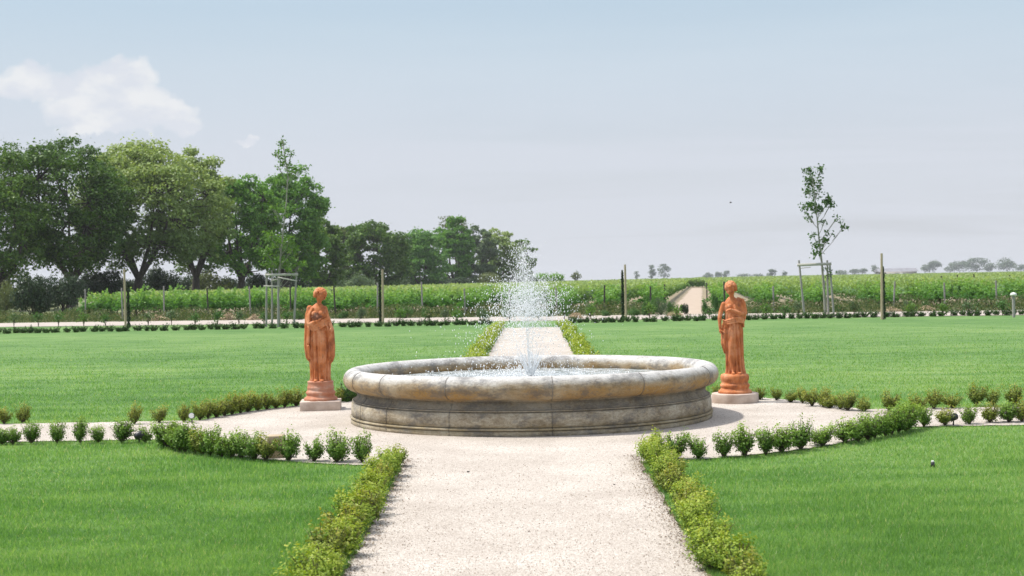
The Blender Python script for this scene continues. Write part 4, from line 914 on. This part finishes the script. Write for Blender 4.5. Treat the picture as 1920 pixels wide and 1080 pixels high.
for u in ROWS:
    # where this row meets the headland
    y0 = (70.5 - .20 * u) / (1 + .20 * DX); y0 += random.uniform(-.4, .4); starts[u] = y0
    Xs = u + DX * y0
    if Xs < -25 or Xs > .40 * y0 + 1: continue
    for i in range(9 if abs(Xs) < 22 else 7):
        y = y0 + i * 1.2
        if u + DX * y < xmin(y): continue
        fm, sm = VM[random.randrange(6)]; nv += 1
        e = empty('grapevine', (u + DX * y + U(-.08, .08), y, 0), 'leafy green grapevine on the trellis at the near end of the vineyard rows', 'grapevine', 'grapevines at the near ends of the vineyard rows', -math.atan(DX) + random.choice([0, math.pi]))
        e.scale = (U(.9, 1.25), U(.9, 1.1), U(.76, 1.05) * (.80 + .17 * min(1, max(0, -Xs / 20)))); link('foliage', fm, e); link('trunk', sm, e)
    mb = MB(); hh = U(1.15, 1.5) + .25 * (Xs < -5); tube(mb, [(0, 0, -.05), (U(-.08, .08), -.12, hh)], .04, 8)
    tag(mb.build('trellis_post', M['greywood'] if random.random() < .7 else M['darkwood'], None, (Xs, y0 - .75, 0)), 'thin weathered trellis post at the near end of a vine row', 'post', 'trellis end posts of the vine rows')
print('vines', nv)
# posts inside the rows, standing out above the leaves
for px, tp, Y in ((1124, 545, 82), (1246, 533, 84), (1625, 524, 84), (1795, 515, 90), (1826, 514, 92), (1893, 516, 90), (1909, 517, 95), (1060, 534, 100), (1087, 533, 104), (1102, 536, 98), (1136, 534, 103), (1325, 530, 96), (1765, 517, 100), (1427, 529, 90), (1514, 529, 96), (1728, 529, 82), (622, 543, 92), (403, 548, 82)):
    X, Y_, Z = at_depth(px, tp, Y); kx = rows_x[np.argmin(abs(rows_x + DX * Y - X))] + DX * Y
    mb = MB(); tube(mb, [(0, 0, -.05), (0, 0, Z)], .045, 7)
    tag(mb.build('trellis_post', M['darkwood'], None, (X, Y, 0)), 'dark trellis post sticking up out of the vine leaves', 'post', 'dark trellis posts inside the vineyard')
# the rest of the vineyard: one mass
rng = np.random.default_rng(5)
n = 420000
inv = rng.uniform(0, 1, n); y = 76 * (1100 / 76) ** (inv ** 1.25)
x = rng.uniform(-.40, .40, n) * y + 0
u = x - DX * y; k = np.abs(u[:, None] - rows_x[None]).argmin(1) if False else None
kk_ = np.floor((u - T0) / sp_r)
ue = T0 + (kk_ + .5) * sp_r + np.where(kk_ >= 0, 1, -1) * 1.15 * .55 + np.where(kk_ >= 3, .9, 0)
y0 = (70.5 - .20 * ue) / (1 + .20 * DX); beyond = y > y0 + 8.2
size = .065 * np.clip(y / 76, 1, 9) ** .9
xx_ = ue + DX * y + rng.normal(0, .14, n) * np.clip(y / 120, 1, 3)
ok = beyond & (xx_ > xmin(y)) 
x, y, s = xx_[ok], y[ok], size[ok]
ye = 225 + 700 * rng.random(9000) ** 2; x = np.r_[x, T0 + DX * ye + rng.uniform(-1.6, 1.6, 9000)]; y = np.r_[y, ye]; s = np.r_[s, .065 * np.clip(ye / 76, 1, 9) ** .9]; n = len(x)
ph = .14 * np.sin(x * 3.1 + y * .9) + .10 * np.sin(y * 2.3)
z = .25 + (1.10 + ph * .8) * rng.random(n) ** .66
z = np.minimum(z, 1.36 + rng.normal(0, .06, n)) 
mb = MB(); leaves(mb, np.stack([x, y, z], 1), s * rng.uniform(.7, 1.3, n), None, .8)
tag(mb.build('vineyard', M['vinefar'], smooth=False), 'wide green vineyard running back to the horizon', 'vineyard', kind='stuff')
mb = MB()                                    # woody inner wall of each far row
for k in range(-60, 170):
    u = T0 + (k + .5) * sp_r + (1.15 if k >= 0 else -1.15) * .55 + (.9 if k >= 3 else 0)
    ys = np.concatenate([np.arange((70.5 - .2 * u) / (1 + .2 * DX) + 8, 200, 3.0), np.arange(200, 1000, 25.)]) if u < 60 else np.arange(90, 1000, 25.)
    X = u + DX * ys; g = (X > xmin(ys)) & (np.abs(X) < .42 * ys + 5)
    ys, X = ys[g], X[g]
    if len(ys) < 3: continue
    hh = .95 + .06 * np.sin(ys * 1.3)
    V = np.concatenate([np.stack([X - .10, ys, np.full(len(ys), .55)], 1), np.stack([X - .08, ys, hh], 1), np.stack([X + .08, ys, hh], 1), np.stack([X + .10, ys, np.full(len(ys), .55)], 1)])
    q = np.arange(len(ys) - 1); L = len(ys)
    mb.add(V, np.concatenate([np.stack([q + a * L, q + 1 + a * L, q + 1 + (a + 1) * L, q + (a + 1) * L], 1) for a in range(3)]))
o = mb.build('vine_wood', M['bushgreen'], bpy.data.objects['vineyard'], smooth=False)

# ------------------------------------------------------------------ headland plants, bushes
def bush_mesh(seed, n, leaf, key, ncl=14, stemmy=False):
    global rng; rng = np.random.default_rng(seed); mb = MB(); st = MB()
    c = unit(ncl) * rng.uniform(.3, .75, (ncl, 1)); c[:, 2] = np.abs(c[:, 2]) * .9 + .25
    for q in c: tube(st, [(0, 0, -.03), q * [.4, .4, .5], q], [.02, .014, .006], 4, False)
    k = rng.integers(0, ncl, n); d = unit(n); P = c[k] + d * rng.uniform(.5, 1.1, (n, 1)) ** .7 * [.32, .32, .26]; P[:, 2] = np.maximum(P[:, 2], .03)
    leaves(mb, P, leaf * rng.uniform(.6, 1.3, n), d + [0, 0, .4], .5, .8)
    return mb.mesh('foliage', M[key]), st.mesh('stem', M['bark'])
BM = {'dark': [bush_mesh(200 + i, 5200, .045, 'bushdark') for i in range(3)], 'grey': [bush_mesh(210 + i, 2200, .045, 'bushgrey') for i in range(3)], 'green': [bush_mesh(220 + i, 2200, .05, 'bushgreen') for i in range(3)],
      'olive': [bush_mesh(230 + i, 2600, .05, 'tree_olive') for i in range(2)]}
def bush(key, px, base, hwpx, top, label, group, Y=None, name='bush'):
    if Y is None: X, Y = ground_at(px, base)
    X, _, H = at_depth(px, top, Y); s = hwpx / F * Y
    fm, sm = random.choice(BM[key]); e = empty(name, (X, Y, -.03), label, 'bush', group, U(0, 6.28)); e.scale = (s, s * .9, max(H, .25) / 1.02)
    link('foliage', fm, e); link('stem', sm, e); return e
bush('dark', 62, 601, 50, 512, 'huge dark bush at the left beside the gravel road', None, 80)
bush('olive', 8, 590, 26, 530, 'olive green bush cut off by the left edge of the photo', None, 88)
for i, (px, hw, tp, key, Y, lab) in enumerate(((118, 40, 522, 'dark', 105, 'dark bush just right of the huge dark bush'), (190, 50, 512, 'dark', 128, 'wide dark bush between the straight trunk and the leftmost stake'), (305, 44, 504, 'dark', 138, 'dark rounded bush right of the forked trunk'),
        (395, 40, 515, 'olive', 150, 'dull green bush right of the thin forked tree'), (470, 40, 518, 'dark', 160, 'dark bush behind the left tree stakes'), (545, 40, 520, 'dark', 170, 'dark bush right of the left tree stakes'),
        (620, 40, 512, 'grey', 205, 'grey green bush behind the left statue head'), (668, 36, 520, 'grey', 210, 'grey bush left of the centre left stake'), (740, 40, 522, 'grey', 240, 'grey bush right of the centre left stake'), (800, 36, 528, 'dark', 250, 'dark low bush beneath the soft pale tree'), (860, 40, 525, 'dark', 260, 'dark low bush left of the water spray'),
        (915, 36, 520, 'olive', 265, 'olive bush behind the left part of the water spray'), (965, 30, 524, 'dark', 290, 'dark bush behind the water spray'), (1010, 20, 527, 'grey', 300, 'grey bush at the right of the water spray'),
        (240, 45, 520, 'dark', 145, 'dark bush behind the forked tree'), (350, 40, 522, 'dark', 158, 'low dark bush behind the thin forked tree'), (20, 45, 515, 'olive', 130, 'olive bush behind the huge dark bush'), (430, 34, 520, 'dark', 168, 'dark bush between two green trees'), (590, 34, 525, 'dark', 190, 'low dark bush left of the grey green bush'), (700, 34, 524, 'dark', 235, 'dark bush directly behind the centre left stake'), (510, 36, 522, 'dark', 176, 'dark bush beneath the left young tree crown'), (640, 40, 528, 'dark', 222, 'low dark bush under the narrow olive tree'), (770, 40, 530, 'dark', 255, 'low dark bush between the soft pale tree and the centre left stake'))):
    bush(key, px, 0, hw * 1.25, tp - 9, lab, 'bushes under the tree line', Y)
hg = [(150, 597, 42, 572, 'grey'), (205, 598, 20, 575, 'green'), (560, 600, 16, 578, 'green'), (600, 599, 18, 580, 'grey'), (640, 598, 17, 580, 'green'), (676, 598, 15, 572, 'grey'), (760, 597, 20, 568, 'green'), (800, 596, 14, 574, 'green'), (832, 596, 13, 575, 'grey'), (862, 596, 13, 575, 'green'), (905, 595, 18, 574, 'grey'), (950, 595, 22, 572, 'green'), (1000, 595, 20, 572, 'grey'), (1030, 594, 16, 574, 'green'),
      (1064, 593, 12, 568, 'grey'), (1105, 593, 14, 562, 'grey'), (1135, 593, 16, 580, 'green'), (1190, 592, 18, 574, 'green'), (1215, 592, 20, 555, 'green'), (1240, 591, 22, 556, 'grey'), (1258, 590, 16, 560, 'green'), (1284, 590, 12, 568, 'dark'), (1322, 589, 12, 560, 'green'), (1340, 588, 12, 545, 'green'), (1420, 587, 16, 575, 'green'), (1440, 586, 14, 572, 'grey'), (1573, 584, 18, 568, 'green'), (1600, 583, 18, 565, 'green'), (1700, 582, 14, 560, 'grey'), (1735, 581, 16, 562, 'green'), (1830, 580, 18, 566, 'green'), (1876, 579, 10, 560, 'green'), (480, 597, 12, 575, 'grey'), (456, 597, 9, 585, 'green')]
marks = ['near the left road bend', 'left of the left tree stakes', 'behind the left statue', 'between left statue and fountain spray', 'behind the fountain spray', 'between spray and right statue', 'right of the vineyard track', 'right of the right young tree']
for i, (px, base, hw, tp, key) in enumerate(hg):
    wh = marks[0] if px < 220 else marks[1] if px < 500 else marks[2] if px < 700 else marks[3] if px < 890 else marks[4] if px < 1050 else marks[5] if px < 1300 else marks[6] if px < 1500 else marks[7]
    bush(key, px, base, hw * .95, tp, f'{ {"grey":"grey green","green":"green","dark":"dark green"}[key] } wild bush on the road edge {wh}', f'wild bushes on the far road edge {wh}', None, 'wild_bush')
# dry straw mounds
for i, (px, py, hw, tp, lab) in enumerate(((295, 601, 26, 591, 'long pale straw heap right of the leftmost stake'), (430, 600, 20, 588, 'straw heap in front of the vines, left of the left stakes'), (480, 600, 16, 590, 'small straw heap beside the left stakes'), (1738, 582, 16, 575, 'straw heap behind the road between right cypress and lamp post'), (1670, 584, 20, 577, 'low dry grass heap right of the rightmost stake'), (1265, 592, 14, 586, 'dry grass heap beside the vineyard track'), (1080, 596, 12, 588, 'dry grass heap right of the spray'))):
    X, Y = ground_at(px, py); H = max(.12, at_depth(px, tp, Y)[2]); R = hw / F * Y; rng = np.random.default_rng(300 + i); n = 2600
    a = rng.uniform(0, 6.28, n); q = np.sqrt(rng.random(n)); hz2 = H * (1 - q * q) * (.8 + .3 * np.sin(a * 3)); P = np.stack([R * q * np.cos(a), .7 * q * np.sin(a), hz2], 1)
    mb = MB(); leaves(mb, P, rng.uniform(.05, .12, n), np.tile([0, 0, 1.], (n, 1)), .12, .9)
    ell(mb, (0, 0, 0), (R * .9, .6, H * .8)); tag(mb.build('straw_heap', M['straw'], None, (X, Y, 0)), lab, 'straw heap', 'straw heaps on the road edge')
# weeds on the headland (stuff)
rng = np.random.default_rng(77); n = 110000
x = rng.uniform(-30, 32, n); t = rng.random(n); y = road_far(x) - .2 + t * (vine_start(x) - road_far(x) + 5)
dens = .5 + .5 * np.sin(x * .9 + 1) * np.sin(x * .37 + y * .6); k = (rng.random(n) < .25 + .75 * dens) & (np.abs(x - (T0 + DX * y)) > 1.5); x, y, dens = x[k], y[k], dens[k]; n = len(x)
z = rng.random(n) ** 1.4 * (.16 + .55 * dens); mb = MB()
leaves(mb, np.stack([x, y, z], 1), rng.uniform(.03, .09, n), np.stack([rng.normal(0, 1, n), rng.normal(0, 1, n), np.full(n, .1)], 1), .3, .5)
tag(mb.build('weeds', M['weed'], smooth=False), 'green and dry weeds between the road and the vines', 'weeds', kind='stuff')
# young rose bushes in front of the road
for i, px in enumerate((26, 72, 110, 157, 198, 278, 322, 366, 408, 448, 495, 538, 750, 805, 856, 908, 955, 1010, 1058, 1108, 1218, 1270, 1330, 1437, 1472, 1497, 1602, 1709, 1768, 1815, 1880)):
    hb = 613.5 - px * 19 / 1900 - (3 if px > 1000 else 0); X, Y = ground_at(px, hb)
    rng = np.random.default_rng(400 + i); e = empty('rose_bush', (X, Y, 0), 'small young rose bush on a short stem beside the far gravel road', 'bush', 'young rose bushes along the gravel road')
    h = U(.38, .62); mb = MB()
    for q in range(5): tube(mb, [(0, 0, 0), (U(-.05, .05), 0, h * .5), (U(-.16, .16), U(-.15, .15), h * U(.8, 1))], [.014, .010, .005], 5, False)
    mb.build('stem', M['boxwood_stem'], e); n = 150; P = rng.normal(0, 1, (n, 3)) * [.11, .11, .10] + [0, 0, h * .78]
    mb = MB(); leaves(mb, P, rng.uniform(.03, .055, n), None, .7); mb.build('foliage', M[random.choice(['saplight', 'bushgreen', 'bushgrey', 'weed'])], e)

# barn on the horizon
X, Y, Z = at_depth(1680, 511, 700); e = empty('barn', (X, 700, 0), 'long low barn with a grey roof on the horizon right of the rightmost stake', 'building')
mb = MB(); box(mb, (0, 0, 1.3), (18, 9, 2.6)); mb.build('wall', plain('barn_wall', (.45, .42, .40), (.6, .57, .54), .5), e, smooth=False)
mb = MB(); mb.add([(-9.8, -5.4, 2.55), (9.8, -5.4, 2.55), (9.8, 0, 4.3), (-9.8, 0, 4.3), (9.8, 5.4, 2.55), (-9.8, 5.4, 2.55)], [[0, 1, 2, 3], [3, 2, 4, 5]]); mb.add([(-9.8, -5.4, 2.55), (-9.8, 0, 4.3), (-9.8, 5.4, 2.55), (9.8, -5.4, 2.55), (9.8, 5.4, 2.55), (9.8, 0, 4.3)], [[0, 1, 2], [3, 4, 5]])
mb.build('roof', plain('barn_roof', (.17, .17, .19), (.24, .24, .26), .5), e, smooth=False)
for x0, w_, h_ in ((-7.5, 3.2, 2.2), (1.2, 5.5, 1.9)):
    mb = MB(); box(mb, (x0, -4.55, h_ / 2 + .1), (w_, .12, h_)); mb.build('door', M['darkwood'] if x0 < 0 else M['white'], e, smooth=False)

# small things on the ground
def spotlight(px, py, facing, label, rad=.035, lens=None):
    X, Y = ground_at(px, py); e = empty('garden_spotlight', (X, Y, 0), label, 'spotlight', None, facing)
    mb = MB(); tube(mb, [(0, 0, 0), (0, 0, .07)], .008, 8); mb.build('spike', M['plastic'], e)
    mb = MB(); tube(mb, [(0, .05, .085), (0, .04, .09), (0, -.03, .105), (0, -.035, .106)], [.01, rad * .9, rad, rad], 20); mb.build('housing', M['plastic'], e)
    mb = MB(); tube(mb, [(0, -.034, .106), (0, -.041, .1075)], [rad * .86, rad * .86], 20); mb.build('lens', lens or M['metal'], e)
spotlight(360, 795, .1, 'small black spotlight with a bright round face among the far left bronze shrubs', .038, M['white'])
spotlight(261, 833, 2.6, 'small black spotlight turned away, between the last two shrubs of the left near row', .042, M['plastic'])
spotlight(1788, 799, 2.2, 'small black spotlight lying at the shrubs on the right gravel path edge', .04, M['plastic'])
X, Y = ground_at(515, 862); mb = MB(); box(mb, (0, 0, .11), (.17, .14, .22), .1); o = mb.build('stone_block', plain('sandstone', (.34, .26, .16), (.48, .38, .26), 9), None, (X + .0, Y + .1, .01), smooth=False)
bv = o.modifiers.new('b', 'BEVEL'); bv.width = .012; bv.segments = 2; tag(o, 'upright pale sandstone block at the end of the curved left hedge', 'stone block')
X, Y = ground_at(1749, 876); e = empty('sprinkler', (X, Y, 0), 'tiny pale sprinkler head standing in the right front lawn', 'sprinkler')
mb = MB(); lathe(mb, [(.001, 0), (.02, 0), (.016, .045), (.001, .048)], 12); mb.build('body', M['plastic'], e); mb = MB(); lathe(mb, [(.001, .046), (.014, .046), (.014, .054), (.008, .058), (.001, .058)], 12); mb.build('cap', M['white'], e)
for px, py, s, lab in ((878, 888, .016, 'dark pebble lying alone on the front gravel path'), (1152, 912, .010, 'tiny dark pebble on the right of the front gravel path')):
    X, Y = ground_at(px, py); mb = MB(); ell(mb, (0, 0, 0), (s, s * .8, s * .6), (0, .2, .5), 10); tag(mb.build('pebble', M['darkwood'], None, (X, Y, .014)), lab, 'pebble')
for dx, lab in ((0, 'left one of two dark leaves floating in the basin'), (.055, 'right one of two dark leaves floating in the basin')):
    X, Y, Z = at_depth(869, 708, 16.35); mb = MB(); ell(mb, (0, 0, 0), (.022, .014, .006), (.2, .3, dx * 20), 10); tag(mb.build('floating_leaf', M['darkwood'], None, (X + dx, Y, .492)), lab, 'leaf')
# a bird high on the right
X, Y, Z = at_depth(1370, 380, 140); e = empty('bird', (X, Y, Z), 'tiny dark bird flying high right of centre', 'bird')
mb = MB(); tube(mb, [(-.11, 0, -.02), (-.06, 0, 0), (.04, 0, .01), (.10, 0, .02), (.13, 0, .015)], [.012, .04, .05, .03, .006], 8); mb.build('body', M['darkwood'], e)
for s_ in (-1, 1):
    mb = MB(); mb.add([(-.04, 0, .02), (.05, 0, .02), (.03, s_ * .16, .10), (-.05, s_ * .16, .10), (-.06, s_ * .3, .06)], [[0, 1, 2]]); mb.add([(-.04, 0, .02), (.03, s_ * .16, .10), (-.05, s_ * .16, .10), (-.06, s_ * .3, .06)], [[0, 1, 2], [2, 1, 3]]); mb.build('wing', M['darkwood'], e, smooth=False)

# ------------------------------------------------------------------ haze
mb = MB(); box(mb, (0, 1420, 11.5), (5900, 3040, 27)); hz = mb.build('haze', None, smooth=False); hz.location = (0, 0, 0)
m = bpy.data.materials.new('haze'); m.use_nodes = True; nt = m.node_tree; nt.nodes.clear()
pv = nt.nodes.new('ShaderNodeVolumePrincipled'); pv.inputs['Density'].default_value = .00020; pv.inputs['Color'].default_value = (.93, .95, 1, 1); pv.inputs['Anisotropy'].default_value = .2
om = nt.nodes.new('ShaderNodeOutputMaterial'); nt.links.new(pv.outputs[0], om.inputs['Volume']); hz.data.materials.clear(); hz.data.materials.append(m)
tag(hz, 'thin pale haze over the fields', 'haze', kind='stuff')
